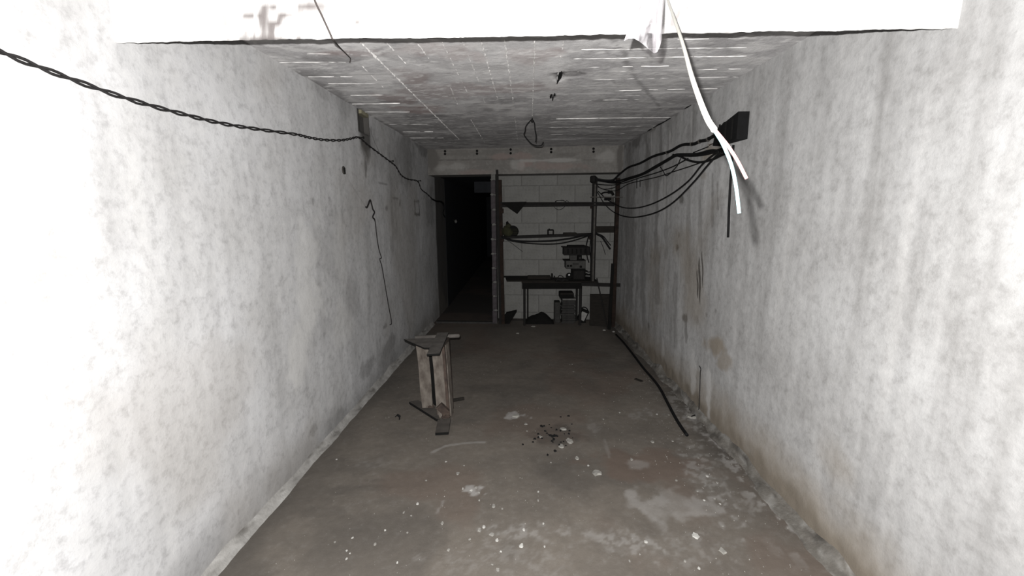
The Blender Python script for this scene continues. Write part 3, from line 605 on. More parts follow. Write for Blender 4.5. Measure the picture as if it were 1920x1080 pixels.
# ------------------------------------------------------------------ shelf rack
RY = 6.02
rack = thing('shelf_rack', (at(1040, 480, RY)[0], RY+.1, 0), 'rusty steel shelf rack built into the alcove at the far end', 'rack')
def seg(name, p0, p1, Y0, w_, h_, mat, parent, up=(0, 0, 1), Y1=None):
    return MB().bar(at(*p0, Y0), at(*p1, Y0 if Y1 is None else Y1), w_, h_, up).make(name, mat, parent)
def post(name, x0, x1, ytop, ybot, Y, t, mat, parent, floor_=False):
    a = at(x0, ytop, Y); b = at(x1, ytop, Y); c = at(x0+(ybot-ytop)*.022, ybot, Y); d = at(x1+(ybot-ytop)*.022, ybot, Y)
    zb = 0 if floor_ else c[2]
    return MB().hexa([(a[0]*.5+c[0]*.5 if 0 else c[0], Y, zb), (d[0], Y, zb), (d[0], Y+t, zb), (c[0], Y+t, zb), (a[0], Y, a[2]), (b[0], Y, b[2]), (b[0], Y+t, a[2]), (a[0], Y+t, a[2])]).make(name, mat, parent)
u1 = post('upright', 929.5, 934, 318, 606, RY+.07, .05, M_DARKMETAL, rack, True)
u2 = post('upright', 934, 940.5, 337, 606, RY+.08, .05, M_RUST, rack, True)
u3 = MB(); pbox(u3, 1109.5, 332, 1118, 527, RY+.02, .06, .006); u3 = u3.make('upright', M_DARKMETAL, rack)
pb = MB(); pbox(pb, 1112.5, 346, 1115.5, 527, RY+.004, .016); pb.make('pale_strip', M_GREYMETAL, u3)  # lighter strip painting the highlight down the post
u4 = MB(); q0 = at(1156, 340, 5.93); q1 = at(1163, 340, 5.93); u4.box(q0[0], 5.93, 0, q1[0], 5.99, at(1160, 334, 5.93)[2], .004); u4 = u4.make('upright', M_RUST, rack)
pb = MB(); q = at(1153.5, 480, 6.0); pb.box(q[0]-.008, 6.0, .9, q[0]+.010, 6.03, 2.0); pb.make('pale_strip', M_PALE, rack)
# head clamp at the top of the middle post
q = at(1112, 336, RY+.05); MB().lathe([(.03, -.05), (.045, -.035), (.045, .03), (.03, .045)], (q[0], q[1]-.02, q[2]), 10).make('post_cap', M_DARKMETAL, rack)
for (p0, p1, h_) in (((938, 380.5), (1152, 380), .020), ((938, 386.8), (1120, 384.8), .022)): seg('shelf_rail', p0, p1, RY+.0, .03, h_, M_DARKMETAL, rack)
seg('shelf_rail', (1118, 382), (1152, 383), RY+.045, .03, .05, M_DARKMETAL, rack)
seg('shelf_rail', (938, 383.5), (1115, 381.5), RY+.30, .03, .03, M_DARKMETAL, rack)
for k in range(3):
    a = at(960+k*60, 384, RY+.0); MB().box(a[0]-.012, RY+.018, a[2]-.008, a[0]+.012, RY+.30, a[2]+.006).make('cross_slat', M_DARKMETAL, rack)
seg('shelf_rail', (938, 446), (1110, 440), RY, .03, .028, M_DARKMETAL, rack)
seg('shelf_rail', (938, 444.5), (1112, 438.5), RY+.30, .03, .03, M_DARKMETAL, rack)
for k in range(3):
    a = at(960+k*58, 445.2-k*2.0, RY); MB().box(a[0]-.012, RY+.018, a[2]-.008, a[0]+.012, RY+.30, a[2]+.006).make('cross_slat', M_DARKMETAL, rack)
pb = MB(); pbox(pb, 1117, 424, 1157, 436, RY+.0, .03, .004); pb.make('side_board', M_DARKWOOD, rack)
for (x0, y0, x1, y1) in ((938, 391, 944, 399.5), (938, 448, 944.5, 453), (1107.5, 386, 1112, 391), (1105, 441, 1111, 449)):
    pb = MB(); pbox(pb, x0, y0, x1, y1, RY+.03, .05, .003); pb.make('bracket', M_RUST, rack)
seg('tie_rod', (1107, 369.5), (1168, 369.5), 5.915, .010, .012, M_GREYMETAL, rack)
# clamp hanging on the right bay
t = thing('clamp', at(1138, 376, RY), 'black bent clamp hanging between the two right rack posts', 'clamp')
MB().tube(crom([at(1127, 364, RY), at(1132, 361, RY), at(1140, 360.5, RY), at(1147, 361, RY), at(1150, 366, RY)], 6), [.010]*12+[.018]*13, 8).make('jaw', M_BLACK, t, True)
pb = MB(); pbox(pb, 1134, 370.5, 1146, 375.5, RY, .05, .004); pb.make('body', M_BLACK, t); pb = MB(); pbox(pb, 1146, 369, 1151, 381, RY+.01, .03, .003); pb.make('plate', M_GREYMETAL, t)

# ------------------------------------------------------------------ workbench
TY0, TY1 = 5.99, 6.36; ZT = at(1030, 528, TY0)[2]
bench = thing('workbench', (at(1035, 560, TY0)[0], TY0+.18, 0), 'low dark workbench standing in front of the block wall', 'workbench')
xa, xb = at(978, 528, TY0)[0], at(1122, 528, TY0)[0]
MB().box(xa, TY0, ZT-.022, xb, TY1, ZT, .004).make('tabletop', M_DARKWOOD, bench)
pb = MB(); pbox(pb, 979, 531, 1091, 541.5, TY0+.008, .022, .003); pb.make('apron', M_BLACK, bench)
for (x0, x1, Y) in ((981, 985.5, TY0+.03), (1079.5, 1083.5, TY1-.08), (1086, 1091, TY0+.03), (988, 991, TY1-.08)):
    a = at(x0, 560, Y)[0]; b = at(x1, 560, Y)[0]; MB().box(a, Y, 0, b, Y+.035, ZT-.022, .003).make('leg', M_DARKMETAL, bench)
seg('rail', (1090, 532.5), (1163, 534.5), TY0-.03, .03, .045, M_DARKMETAL, bench)
# a sheet of board overhanging its left end
a = at(950, 522, TY0+.01); b = at(1040, 522, TY0+.01)
tag(MB().hexa([(a[0], TY0+.01, ZT+.001), (b[0], TY0+.01, ZT+.001), (b[0], TY1-.02, ZT+.001), (a[0]-.03, TY1-.02, ZT+.001), (a[0], TY0+.01, ZT+.014), (b[0], TY0+.01, ZT+.014), (b[0], TY1-.02, ZT+.014), (a[0]-.03, TY1-.02, ZT+.014)]).make('hardboard_sheet', M_DARKWOOD), 'thin dark board overhanging the left end of the workbench', 'board')
a = at(943, 515, TY1-.05); b = at(1000, 516.5, TY1-.05); zb = ZT+.014
tag(MB().box(a[0], TY1-.07, zb, b[0], TY1-.03, zb+.022, .003).make('wood_strip', M_BLACK), 'black strip lying along the back of the overhanging board', 'strip')
a = at(989, 515, TY0+.2); b = at(1032, 515, TY0+.2)
tag(MB().box(a[0], TY0+.13, zb, b[0], TY0+.24, zb+.045, .006).make('wood_plank', M_DARKWOOD), 'dark thick plank lying on the workbench left of the small vice', 'plank')
t = thing('vice', (at(1036, 516, TY0+.1)[0], TY0+.12, zb), 'small dark vice standing at the middle of the workbench', 'vice')
c = ORG[t]; MB().box(c[0]-.012, c[1]-.04, zb, c[0]+.05, c[1]+.05, zb+.012, .003).make('base', M_BLACK, t); MB().box(c[0]-.018, c[1]-.03, zb+.012, c[0]+.004, c[1]+.03, zb+.085, .004).make('fixed_jaw', M_BLACK, t)
MB().box(c[0]+.02, c[1]-.03, zb+.012, c[0]+.034, c[1]+.03, zb+.05, .003).make('moving_jaw', M_BLACK, t); MB().tube([(c[0]-.02, c[1], zb+.03), (c[0]+.09, c[1]-.01, zb+.03)], .006, 7).make('screw', M_GREYMETAL, t)
# loose wire and paper between vice and the case
tag(MB().tube(crom([(c[0]+.06, c[1]-.05, ZT+.02), (c[0]+.10, c[1]-.0, ZT+.07), (c[0]+.15, c[1]-.03, ZT+.05), (c[0]+.13, c[1]-.08, ZT+.012), (c[0]+.2, c[1]-.06, ZT+.02), (c[0]+.28, c[1]-.02, ZT+.01)], 8), .005, 6).make('loose_wire', M_WIRE, None, True), 'dark looped wire lying right of the vice on the workbench', 'wire')
V = []; F = []
for i in range(8):
    for j in range(5): V.append((c[0]+.03+.022*i+.012*j, c[1]-.16+.04*j-.006*i, ZT+.004+.02*abs(math.sin(i*.8+j*.4))))
for l in (0, 1):
    pass
V2 = [(x, y, z+.003) for x, y, z in V]
for i in range(7):
    for j in range(4): k = i*5+j; F.append((k, k+1, k+6, k+5)[::-1]); F.append((k+40, k+41, k+46, k+45)[::1])
tag(make('crumpled_paper', V+V2, F, M_GREYBOX, None, True), 'dull crumpled paper lying on the workbench front right of the vice', 'paper')

# stack of cases on the right of the bench
EY = 6.09
def case(x0, y0, x1, y1, mat, dy, label, name, cat, base=None):
    a = at(x0, (y0+y1)/2, EY); b = at(x1, (y0+y1)/2, EY); zt = at((x0+x1)/2, y0, EY)[2]; zb = at((x0+x1)/2, y1, EY)[2] if base is None else base
    t = thing(name, ((a[0]+b[0])/2, EY+dy/2, zb), label, cat); MB().box(a[0], EY, zb, b[0], EY+dy, zt, .005).make('case_body', mat, t); return t, a[0], b[0], zb, zt
def disc(parent, name, px, py, r, Y, mat, dep=.012):
    q = at(px, py, Y); return MB().lathe([(r*.9, -.002), (r, .002), (r, dep*.7), (r*.8, dep)], (q[0], Y, q[2]), 14, axis=1).make(name, mat, parent, False)
t1, x0, x1, z0, z1 = case(1073, 504, 1098, 519, M_BLACK, .2, 'black case at the foot of the stack on the workbench', 'battery_case', 'case', ZT)
MB().box(x0+.02, EY-.004, z0+.02, x1-.02, EY, z1-.03, .002).make('front_panel', M_DARKMETAL, t1)
for i in (0, 1): q = x0+.05+.09*i; MB().lathe([(.010, 0), (.010, .012), (.006, .014)], (q, EY+.15, z1), 8).make('terminal', M_GREYMETAL, t1)
t2, x0, x1, z0b, z2 = case(1061, 489, 1098, 503.5, M_GREYBOX, .22, 'grey radio with two round knobs, second in the workbench stack', 'radio_receiver', 'radio', z1)
for px in (1065, 1070.5): disc(t2, 'knob', px, 498.5, .016, EY, M_BLACK)
disc(t2, 'knob', 1089, 500, .018, EY, M_BLACK)
pb = MB(); pbox(pb, 1074, 493, 1085, 497, EY-.004, .006); pb.make('dial', M_TILE, t2)
a = at(1057, 489, EY); MB().box(a[0], EY-.01, z2, x1, EY+.22, z2+.008).make('lid', M_DARKMETAL, t2)
t3, x0, x1, zc_, z3 = case(1069, 478.5, 1082, 488, M_GREYBOX, .12, 'small grey ribbed box between the radio and the top case', 'ribbed_box', 'box', z2+.008)
for i in range(4): zz_ = zc_+.015+i*(z3-zc_)/5; MB().box(x0+.008, EY-.005, zz_, x1-.008, EY, zz_+.006).make('rib', M_TILE, t3)
t4, x0, x1, _, _ = case(1084, 478.5, 1091, 488, M_BLACK, .12, 'small black box beside the grey ribbed box in the stack', 'black_box', 'box', z2+.008)
MB().box(x0+.012, EY-.004, z2+.03, x1-.012, EY, z2+.05).make('label_plate', M_TILE, t4)
t5, x0, x1, z4, z5 = case(1057, 463.5, 1107, 478, M_DARKMETAL, .2, 'wide dark metal case on top of the workbench stack', 'metal_case', 'case', z3)
a = at(1065, 460, EY); b = at(1099, 460, EY); MB().box(a[0], EY+.01, z5, b[0], EY+.18, z5+.022, .004).make('lid', M_BLACK, t5)
a = at(1053.5, 462, EY); MB().box(a[0], EY, z5-.002, x0+.03, EY+.12, z5+.008).make('flange', M_BLACK, t5)
for i in range(5): xx = x0+.05+i*.06; MB().box(xx, EY-.004, z4+.02, xx+.02, EY, z5-.02).make('vent', M_BLACK, t5)
# lamp reflector and tangle left / right of the foot of the stack
q = at(1067, 511, EY-.03); t = thing('bicycle_lamp', (q[0], q[1], ZT), 'round black lamp with a glinting lens, left of the black case', 'lamp')
MB().lathe([(.03, 0), (.035, .01), (.012, .02), (.012, .03)], (q[0], q[1], ZT), 12).make('foot', M_BLACK, t)
MB().lathe([(.02, -.06), (.042, -.02), (.048, .012), (.042, .016)], (q[0], q[1], ZT+.07), 16, axis=1).make('housing', M_BLACK, t, False)
plain('bright lens', (.85, .85, .85), 0.15, 0.6, (.8, .8, .8), 5, 0.02, spec=0.8)
MB().blob((q[0], q[1]-.02, ZT+.085), (.016, .008, .016), .1, 2, 12, 8).make('lens', MATS['bright lens'], t, True)
q = at(1104, 512, EY); mb = MB()
P = [(q[0]+.05*math.cos(i*1.1)+.01*math.sin(i*3), q[1]+.04*math.sin(i*1.1), ZT+.02+.008*i+.01*math.sin(i*2.3)) for i in range(16)]
tag(MB().tube(crom(P, 5), .007, 6).make('cable_coil', M_RUBBER, None, True), 'tangled black cable coil right of the stack on the workbench', 'cable')

# ------------------------------------------------------------------ things on the rack shelves
z1s = at(965, 380.5, RY)[2]+.012; z2s = lambda px: at(px, 446-(px-938)*6/172., RY)[2]+.015
# black cloth: drapes over the front rail, a corner hanging down
A = at(941, 381, RY-.025); B = at(987, 380, RY-.025); T = at(969.5, 401, RY-.03); V = []; F = []; n = 14
for lay in (0, 1):
    for i in range(n+1):
        for j in range(n+1-i):
            k = 1-(i+j)/n; p_ = A*(i/n)+B*(j/n)+T*k; p_ = p_+np.array([0, .012*math.sin(j*.9)*k+(.004 if lay else 0), 0]); V.append(p_)
def ti(l, i, j): return l*((n+1)*(n+2)//2)+sum(n+1-q_ for q_ in range(i))+j
for l in (0, 1):
    for i in range(n):
        for j in range(n-i):
            F.append((ti(l, i, j), ti(l, i+1, j), ti(l, i, j+1)))
            if j < n-i-1: F.append((ti(l, i+1, j), ti(l, i+1, j+1), ti(l, i, j+1)))
mb = MB().add(V, F); mb.hexa([tuple(A+[0, 0, .0]), tuple(B), tuple(B+[0, .3, .01]), tuple(A+[0, .3, .01]), tuple(A+[0, 0, .014]), tuple(B+[0, 0, .014]), tuple(B+[0, .3, .02]), tuple(A+[0, .3, .02])])
tag(mb.make('black_cloth', M_BLACK), 'black cloth draped over the upper shelf, its corner hanging as a triangle', 'cloth')
# wire coil on the upper shelf
def spiral(c, r, n, h, seed):
    rg = random.Random(seed); return [(c[0]+r*math.cos(i*.8)*rg.uniform(.75, 1.1), c[1]+.02*math.sin(i*.5), c[2]+r*.55*math.sin(i*.8)*rg.uniform(.7, 1.1)+h) for i in range(n)]
q = at(1050, 380, RY-.025); tag(MB().tube(crom(spiral(q, .075, 16, 0, 3)+[tuple(at(1062, 376, RY-.025)), tuple(at(1068, 380, RY-.025))], 4), .0028, 5).make('wire_coil', M_WIRE, None, True), 'thin wire coil hooked over the upper shelf rails', 'wire')
tag(MB().tube(crom([at(1036, 384, RY-.02), at(1042, 391, RY-.03), at(1050, 393, RY-.03), at(1058, 388, RY-.02), at(1060, 382, RY-.02)], 6), .0026, 5).make('wire_loop', M_WIRE, None, True), 'thin wire loop hanging under the upper shelf rail', 'wire')
# green bundle
zb = z2s(952); q = at(953, 433, RY+.06); t = thing('cloth_bundle', (q[0], RY+.07, zb), 'olive green cloth bundle at the left end of the lower shelf', 'bundle')
MB().blob((q[0]-.01, RY+.07, zb+.06), (.085, .075, .082), .3, 5, 22, 14, zb).make('body', M_GREEN, t, True)
MB().blob((q[0]+.0, RY+.06, zb+.135), (.045, .04, .045), .3, 9, 14, 9).make('fold', M_GREEN, t, True)
MB().blob((q[0]-.012, RY+.05, zb+.185), (.02, .02, .022), .2, 3, 10, 7).make('knot', M_BLACK, t, True)
k = MB().lathe([(.02, 0), (.075, .0), (.08, .02), (.075, .04), (.02, .04)], (q[0]+.065, RY+.07, zb+.07), 16, axis=1).make('ribbed_disc', M_BLACK, t)
for i in range(4): MB().box(q[0]+.05, RY+.02, zb+.03+i*.022, q[0]+.13, RY+.035, zb+.036+i*.022).make('rib', M_GREEN, k)
# black hoses lying along and sagging below the lower shelf
tag(MB().tube(crom([at(940, 443, RY-.04), at(960, 450, RY-.04), at(990, 452.5, RY-.04), at(1030, 451.5, RY-.04), at(1065, 447.5, RY-.04), at(1095, 441.5, RY-.04), at(1109, 438.5, RY-.04)], 8), .011, 7).make('hose', M_RUBBER, None, True), 'thick black hose sagging just below the lower shelf', 'hose')
tag(MB().tube(crom([at(941, 445, RY-.065), at(962, 452, RY-.065), at(990, 456, RY-.065), at(1020, 457.5, RY-.065), at(1048, 456.5, RY-.065), at(1075, 451, RY-.065), at(1100, 443, RY-.065), at(1110, 439.5, RY-.065)], 8), .008, 7).make('hose', M_RUBBER, None, True), 'thinner black hose, lowest of the two sagging under the shelf', 'hose')
# small box with pale face
zb = z2s(1033); t = thing('switch_box', (at(1033, 441, RY)[0], RY+.06, zb), 'small dark switch box with pale face on the lower shelf', 'box')
pb = MB(); a = at(1026.5, 440, RY+.01); b = at(1038.5, 440, RY+.01); MB().box(a[0], RY+.01, zb, b[0], RY+.08, zb+.075, .005).make('case_body', M_BLACK, t); MB().box(a[0]+.018, RY+.004, zb+.012, b[0]-.018, RY+.01, zb+.058, .002).make('face', M_PALE, t)
MB().box(a[0]+.015, RY+.03, zb+.075, a[0]+.035, RY+.05, zb+.086).make('tab', M_BLACK, t)
a = at(1057, 438, RY+.02); b = at(1081, 438, RY+.02); zb = z2s(1068); tag(MB().box(a[0], RY+.0, zb-.004, b[0], RY+.12, zb+.022, .003).make('wood_offcut', M_DARKWOOD), 'dark wood offcut lying on the lower shelf near the middle post', 'wood')
# thin stick hanging from the shelf, cables hanging near the middle post
tag(MB().tube([at(945, 446, RY+.33), at(962, 458, RY+.33), at(980, 472, RY+.33)], .0035, 5).make('thin_stick', M_WIRE), 'thin dark stick slanting down below the green bundle', 'stick')
for pts, r, lab in (([(1104, 441), (1100, 456), (1099, 466), (1101, 482), (1104, 492)], .008, 'black cable hanging from the lower shelf onto the metal case'), ([(1109, 440), (1107, 452), (1106, 470), (1108, 490)], .006, 'thin black cable hanging down along the middle post')):
    tag(MB().tube(crom([at(*q, RY-.03) for q in pts], 6), r, 6).make('cable', M_RUBBER, None, True), lab, 'cable')
for pts, r, lab in (([(1117, 438), (1128, 444), (1136, 455), (1144, 467)], .013, 'thick black cable end drooping right of the middle post'), ([(1118, 437), (1131, 443), (1139, 453), (1145, 460)], .007, 'thinner black cable end above the thick drooping one'), ([(1126, 452), (1131, 464), (1135, 477)], .004, 'thin wire end below the drooping cables')):
    tag(MB().tube(crom([at(*q, RY-.01) for q in pts], 6), r, 6).make('cable_end', M_RUBBER, None, True), lab, 'cable')

# ------------------------------------------------------------------ things under and beside the bench
UY = 6.14; a = at(1053, 580, UY)[0]; b = at(1078, 580, UY)[0]; ztop = at(1065, 559.5, UY)[2]; nt_ = 15; th = ztop/nt_
tm = MB().box(-(b-a)/2, -.1, 0, (b-a)/2, .1, th*.86, .002); tme = bpy.data.meshes.new('floor_tile'); tme.from_pydata(tm.V, [], tm.F); tme.materials.append(M_TILE)
wme = tme.copy(); wme.materials.clear(); wme.materials.append(M_PALE); rg = random.Random(9)
for k in range(nt_):
    o = bpy.data.objects.new('floor_tile', wme if k == nt_-1 else tme); org = ((a+b)/2+rg.uniform(-.012, .012), UY+.1+rg.uniform(-.01, .012), k*th); link(o, None, org); o.rotation_euler = (0, 0, rg.uniform(-.03, .03))
    tag(o, 'pale tile, topmost of the stack under the workbench' if k == nt_-1 else 'grey tile in the stack under the workbench, below the pale one', 'tile', None if k == nt_-1 else 'stacked grey tiles under the workbench')
x0 = at(1049.5, 553, UY)[0]; x1 = at(1076, 553, UY)[0]; t = thing('carton', ((x0+x1)/2, UY+.1, ztop), 'dark carton lying on top of the tile stack', 'carton')
zt = at(1062, 550, UY)[2]; MB().box(x0, UY+.0, ztop, x1, UY+.2, zt, .004).make('carton_body', M_BLACK, t); MB().box(x0+.01, UY-.003, zt-.02, x1-.01, UY+.2, zt+.006, .002).make('flap', M_DARKWOOD, t)
x0 = at(1040, 585, UY)[0]; x1 = at(1051.5, 585, UY)[0]; t = thing('small_crate', ((x0+x1)/2, UY+.1, 0), 'dark upright box standing left of the tile stack', 'box')
zt = at(1046, 567.5, UY)[2]; MB().box(x0, UY+.02, 0, x1-.004, UY+.2, zt, .008).make('case_body', M_TILE, t); MB().box(x0+.01, UY+.08, zt, x1-.02, UY+.12, zt+.014, .004).make('handle', M_BLACK, t)
# heap of dark sheet
c = on_floor(1018, 606); V = []; F = []; nu, nv = 34, 18
for i in range(nu):
    for j in range(nv):
        u, v = i/(nu-1), j/(nv-1); x = at(984+55*u, 600, c[1])[0]; y = c[1]-.06+.24*v
        h = .13*math.exp(-((u-.6)/.34)**2)+.06*math.exp(-((u-.15)/.2)**2)+.05*float(fbm(u*5, v*5, 4)); h *= (math.sin(math.pi*v)**.6)*(math.sin(math.pi*min(max(u, 0), 1))**.4)
        V.append((x, y, .002+max(h, 0)))
nb = len(V); V += [(x, y, .001) for x, y, z in V]
for i in range(nu-1):
    for j in range(nv-1): k = i*nv+j; F += [(k, k+nv, k+nv+1, k+1), (nb+k, nb+k+1, nb+k+nv+1, nb+k+nv)]
tag(make('tarpaulin_heap', V, F, M_BLACK, None, True), 'black crumpled tarpaulin heaped on the floor under the workbench', 'tarpaulin')
# dark leaning offcut by the left post
a = on_floor(940, 606); b = at(969, 581.5, a[1]+.12); d_ = b-a
tag(MB().hexa([tuple(a+[-.03, -.03, 0]), tuple(a+[.12, -.03, 0]), tuple(a+[.12, .05, 0]), tuple(a+[-.03, .05, 0]), tuple(a+d_*.55+[-.05, -.02, .045]), tuple(b+[.0, -.02, -.02]), tuple(b+[.0, .04, .0]), tuple(a+d_*.55+[-.05, .05, .05])]).make('leaning_offcut', M_BLACK), 'black wedge shaped offcut leaning up beside the left rack post', 'offcut')
# tilted pale faced lantern
q = on_floor(1093, 605); q = np.array([at(1093, 600, 6.14)[0], 6.14, 0]); t = thing('floodlight', (q[0], q[1], 0), 'small tilted floodlight with pale glass and dark rim beside the bench leg', 'floodlight')
def rot_box(mb, c, sx, sy, sz, ang):
    ca, sa = math.cos(ang), math.sin(ang); P = []
    for z_ in (-sz, sz):
        for (x_, y_) in ((-sx, -sy), (sx, -sy), (sx, sy), (-sx, sy)): P.append((c[0]+x_*ca-z_*sa, c[1]+y_, c[2]+x_*sa+z_*ca))
    return mb.hexa(P)
cc = np.array([at(1094, 590, q[1])[0], q[1]+.05, .115]); rot_box(MB(), cc, .058, .035, .085, -.42).make('housing', M_BLACK, t); rot_box(MB(), cc+[-.004, -.038, -.01], .042, .004, .062, -.42).make('glass', M_LENSGREY, t)
MB().tube(crom([cc+[-.03, .0, .085], cc+[.0, -.0, .115], cc+[.05, .0, .10], cc+[.085, .0, .04]], 6), .008, 6).make('bracket', M_BLACK, t, True)
MB().box(cc[0]-.06, cc[1]-.03, 0, cc[0]+.04, cc[1]+.04, .03, .004).make('foot', M_BLACK, t)
# panel leaning at the right, bars
a = on_floor(1106, 611); b = on_floor(1150, 613); zt = at(1128, 553, a[1]+.1)[2]
tag(MB().hexa([(a[0], a[1], 0), (b[0], b[1]-.0, 0), (b[0], b[1]+.03, 0), (a[0], a[1]+.03, 0), (a[0]+.02, a[1]+.16, zt), (b[0], b[1]+.16, zt+.01), (b[0], b[1]+.19, zt+.01), (a[0]+.02, a[1]+.19, zt)]).make('plywood_sheet', M_DARKWOOD), 'dark square panel leaning on the wall between bench and right post', 'panel')
a = on_floor(1139, 617); b = at(1119, 522, 5.93); tag(MB().tube([a+[0, 0, .004], a*.5+b*.5+[0.004, 0, 0], b], .009, 7).make('leaning_rod', M_DARKMETAL), 'thin dark rod leaning against the workbench rail', 'rod')
a = on_floor(1142, 618); b = at(1149, 494, 5.91); mb = MB(); mb.bar(a+[0, 0, .003], b, .038, .03, (0, 1, 0)); tag(mb.make('leaning_bar', M_BLACK), 'thick dark bar standing upright before the right rack post', 'bar')

# ------------------------------------------------------------------ trestle stool standing on its end
HS = .575; SF = on_floor(826, 787)
tr = thing('trestle_stool', (SF[0], SF[1]+.15, 0), 'battered wooden trestle stool standing on its end on the floor', 'stool')
def plank(name, pts_bot, pts_top, mat, thick, zb, zt, yoff=0):
    """Board between a bottom edge and a top edge, each two picture points lying at heights zb and zt."""
    a = on_floor(*pts_bot[0], zb); b = on_floor(*pts_bot[1], zb); c = on_floor(*pts_top[0], zt); d = on_floor(*pts_top[1], zt)
    n = np.cross(b-a, c-a); n /= np.linalg.norm(n); n = n if n[1] > 0 else -n; n = n*thick
    mb = MB(); N_ = 7; V = []; F = []
    for lay in (0, 1):
        for j in range(N_+1):
            for i in range(5):
                t, u = j/N_, i/4; p_ = (a*(1-u)+b*u)*(1-t)+(c*(1-u)+d*u)*t
                if i in (0, 4): p_ = p_+(b-a)/np.linalg.norm(b-a)*.003*math.sin(j*5.3+i)
                V.append(p_+n*lay)
    q = (N_+1)*5
    for j in range(N_):
        for i in range(4): k = j*5+i; F += [(k, k+1, k+6, k+5), (q+k, q+k+5, q+k+6, q+k+1)]
        F += [(j*5, j*5+5, q+j*5+5, q+j*5), (j*5+4, q+j*5+4, q+j*5+9, j*5+9)]
    for i in range(4): F += [(i, q+i, q+i+1, i+1), (N_*5+i, N_*5+i+1, q+N_*5+i+1, q+N_*5+i)]
    return mb.add(V, F).make(name, mat, tr)
plank('seat_plank', [(792, 766), (811, 765)], [(779.5, 644), (803, 640)], M_STOOLP, .022, .03, HS-.03)
plank('seat_plank', [(821, 783), (843, 783)], [(808.5, 652), (832, 649)], M_STOOLP, .022, .012, HS-.03)
plank('side_plank', [(844, 783), (851, 765)], [(833, 650), (842, 632)], M_STOOLR, .022, .012, HS-.03)
plank('side_plank', [(846.5, 780), (850.5, 773)], [(836, 647), (842, 641)], M_STOOLP, .012, .02, HS-.03)
plank('gap_shade_plank', [(808, 767), (822, 775)], [(797, 640), (814, 640)], M_BLACK, .02, .02, HS-.05).location.y += .09  # black board added behind the gap, painting the shade inside
def slab(name, pts, z, t, mat, parent=tr, zt=None):
    zz = [z]*len(pts) if zt is None else zt
    P = [on_floor(px, py, zz[i]+t) for i, (px, py) in enumerate(pts)]; n = len(P)
    V = [p_-[0, 0, t] for p_ in P]+P; F = [tuple(range(n))[::-1], tuple(range(n, 2*n))]+[(i, (i+1) % n, n+(i+1) % n, n+i) for i in range(n)]
    o = MB().add(V, F).make(name, mat, parent); o.data.materials.append(M_BLACK)
    for i, pl in enumerate(o.data.polygons): pl.material_index = 0 if i == 1 else 1  # all but the top face black, their shade put into the colour
    return o
# upper end frame
slab('end_board', [(757, 635.5), (822, 633.5), (830, 641), (812, 652), (796, 652), (781, 646)], HS-.024, .012, M_STOOLD)
slab('end_board', [(820, 624), (841, 623), (824, 663), (800, 664)], HS-.010, .014, M_STOOLD)
mb = MB(); A = on_floor(778, 633, HS-.03); B = on_floor(862, 629.5, HS-.03); mb.tube([A, A*.5+B*.5, B*.97+A*.03, B], [.017, .018, .018, .012], 9); mb.make('cross_rail', M_STOOLD, tr, True)
# lower end frame
slab('end_board', [(767, 753), (784, 750), (820, 768), (824, 786), (818, 785)], .012, .022, M_STOOLF)
slab('end_board', [(821, 786), (845, 784), (841, 810), (816, 811.5)], .010, .020, M_STOOLF)
mb = MB(); A = on_floor(846, 751, .02); B = on_floor(870, 747, .02); mb.tube([A, B], .014, 8); mb.make('cross_rail', M_DARKWOOD, tr)
Yp = on_floor(832, 783, .012)[1]-.035; MB().bar(at(823, 760, Yp), at(838, 774, Yp), .034, .055, (1, 0, .6)).make('wedge_block', M_STOOLR, tr)
MB().blob(on_floor(808, 762, .03)+[0, -.02, .0], (.035, .02, .02), .5, 6, 12, 8).make('splintered_end', M_STOOLR, tr)
MB().blob(on_floor(836, 780, .02)+[0, -.015, .0], (.04, .016, .018), .5, 7, 12, 8).make('splintered_end', M_STOOLR, tr)
for (px, py) in ((797, 654), (830, 668), (834, 702)): q = on_floor(px, py, HS*.85); 

# ------------------------------------------------------------------ cables on the right wall
def cab(pts, r, label, off=.05, name='cable', mat=M_RUBBER, jit=0.0, ends=(0, 0)):
    P = []; rg = random.Random(int(r*1e5)+len(pts)); n = len(pts)
    for i, (px, py) in enumerate(pts):
        o_ = off+(jit*math.sin(i*2.1) if 0 < i < n-1 else 0)
        p_ = on_right(px, py, o_)
        if p_[1] > 5.90: p_ = at(px, py, 5.90)
        P.append(p_)
    return tag(MB().tube(crom(P, 8), r, 7).make(name, mat, None, True), label, 'cable', 'cables strung along the right wall')
c1 = cab([(1356, 249), (1342, 253), (1325, 262), (1312, 265), (1300, 270), (1278, 272), (1255, 284), (1225, 293), (1200, 306), (1178, 314), (1160, 328), (1150, 337), (1135, 338), (1116, 335)], .0125, 'thickest black cable, uppermost along the right wall', .03)
for (px, py) in ((1297, 270), (1312, 265), (1251, 286), (1328, 261)):
    q = on_right(px, py, .03); tt = np.array([.02, -.5, .12]); MB().tube([q-tt*.012, q+tt*.012], .0165, 8).make('clip', M_GREYMETAL, c1)
cab([(1358, 278), (1345, 282), (1325, 286), (1300, 289), (1268, 290), (1255, 297), (1230, 311), (1205, 325), (1180, 333), (1150, 340), (1116, 335)], .010, 'black bundled cable just below the thickest one', .05)
cab([(1358, 282), (1340, 285), (1318, 290), (1295, 292), (1270, 291.5), (1252, 301), (1228, 315), (1203, 328), (1182, 335), (1155, 343), (1117, 338)], .008, 'black cable running tight under the bundled cable', .065)
cab([(1356, 285), (1335, 281), (1310, 287), (1285, 292), (1266, 291), (1248, 300), (1222, 318), (1196, 330), (1170, 337), (1145, 342), (1117, 337)], .006, 'thin black cable crossing the cable bundle', .08)
cab([(1262, 290), (1275, 293), (1290, 300), (1312, 304), (1335, 299), (1352, 291), (1364, 286)], .008, 'black cable drooping below the bundle near the white cable', .075)
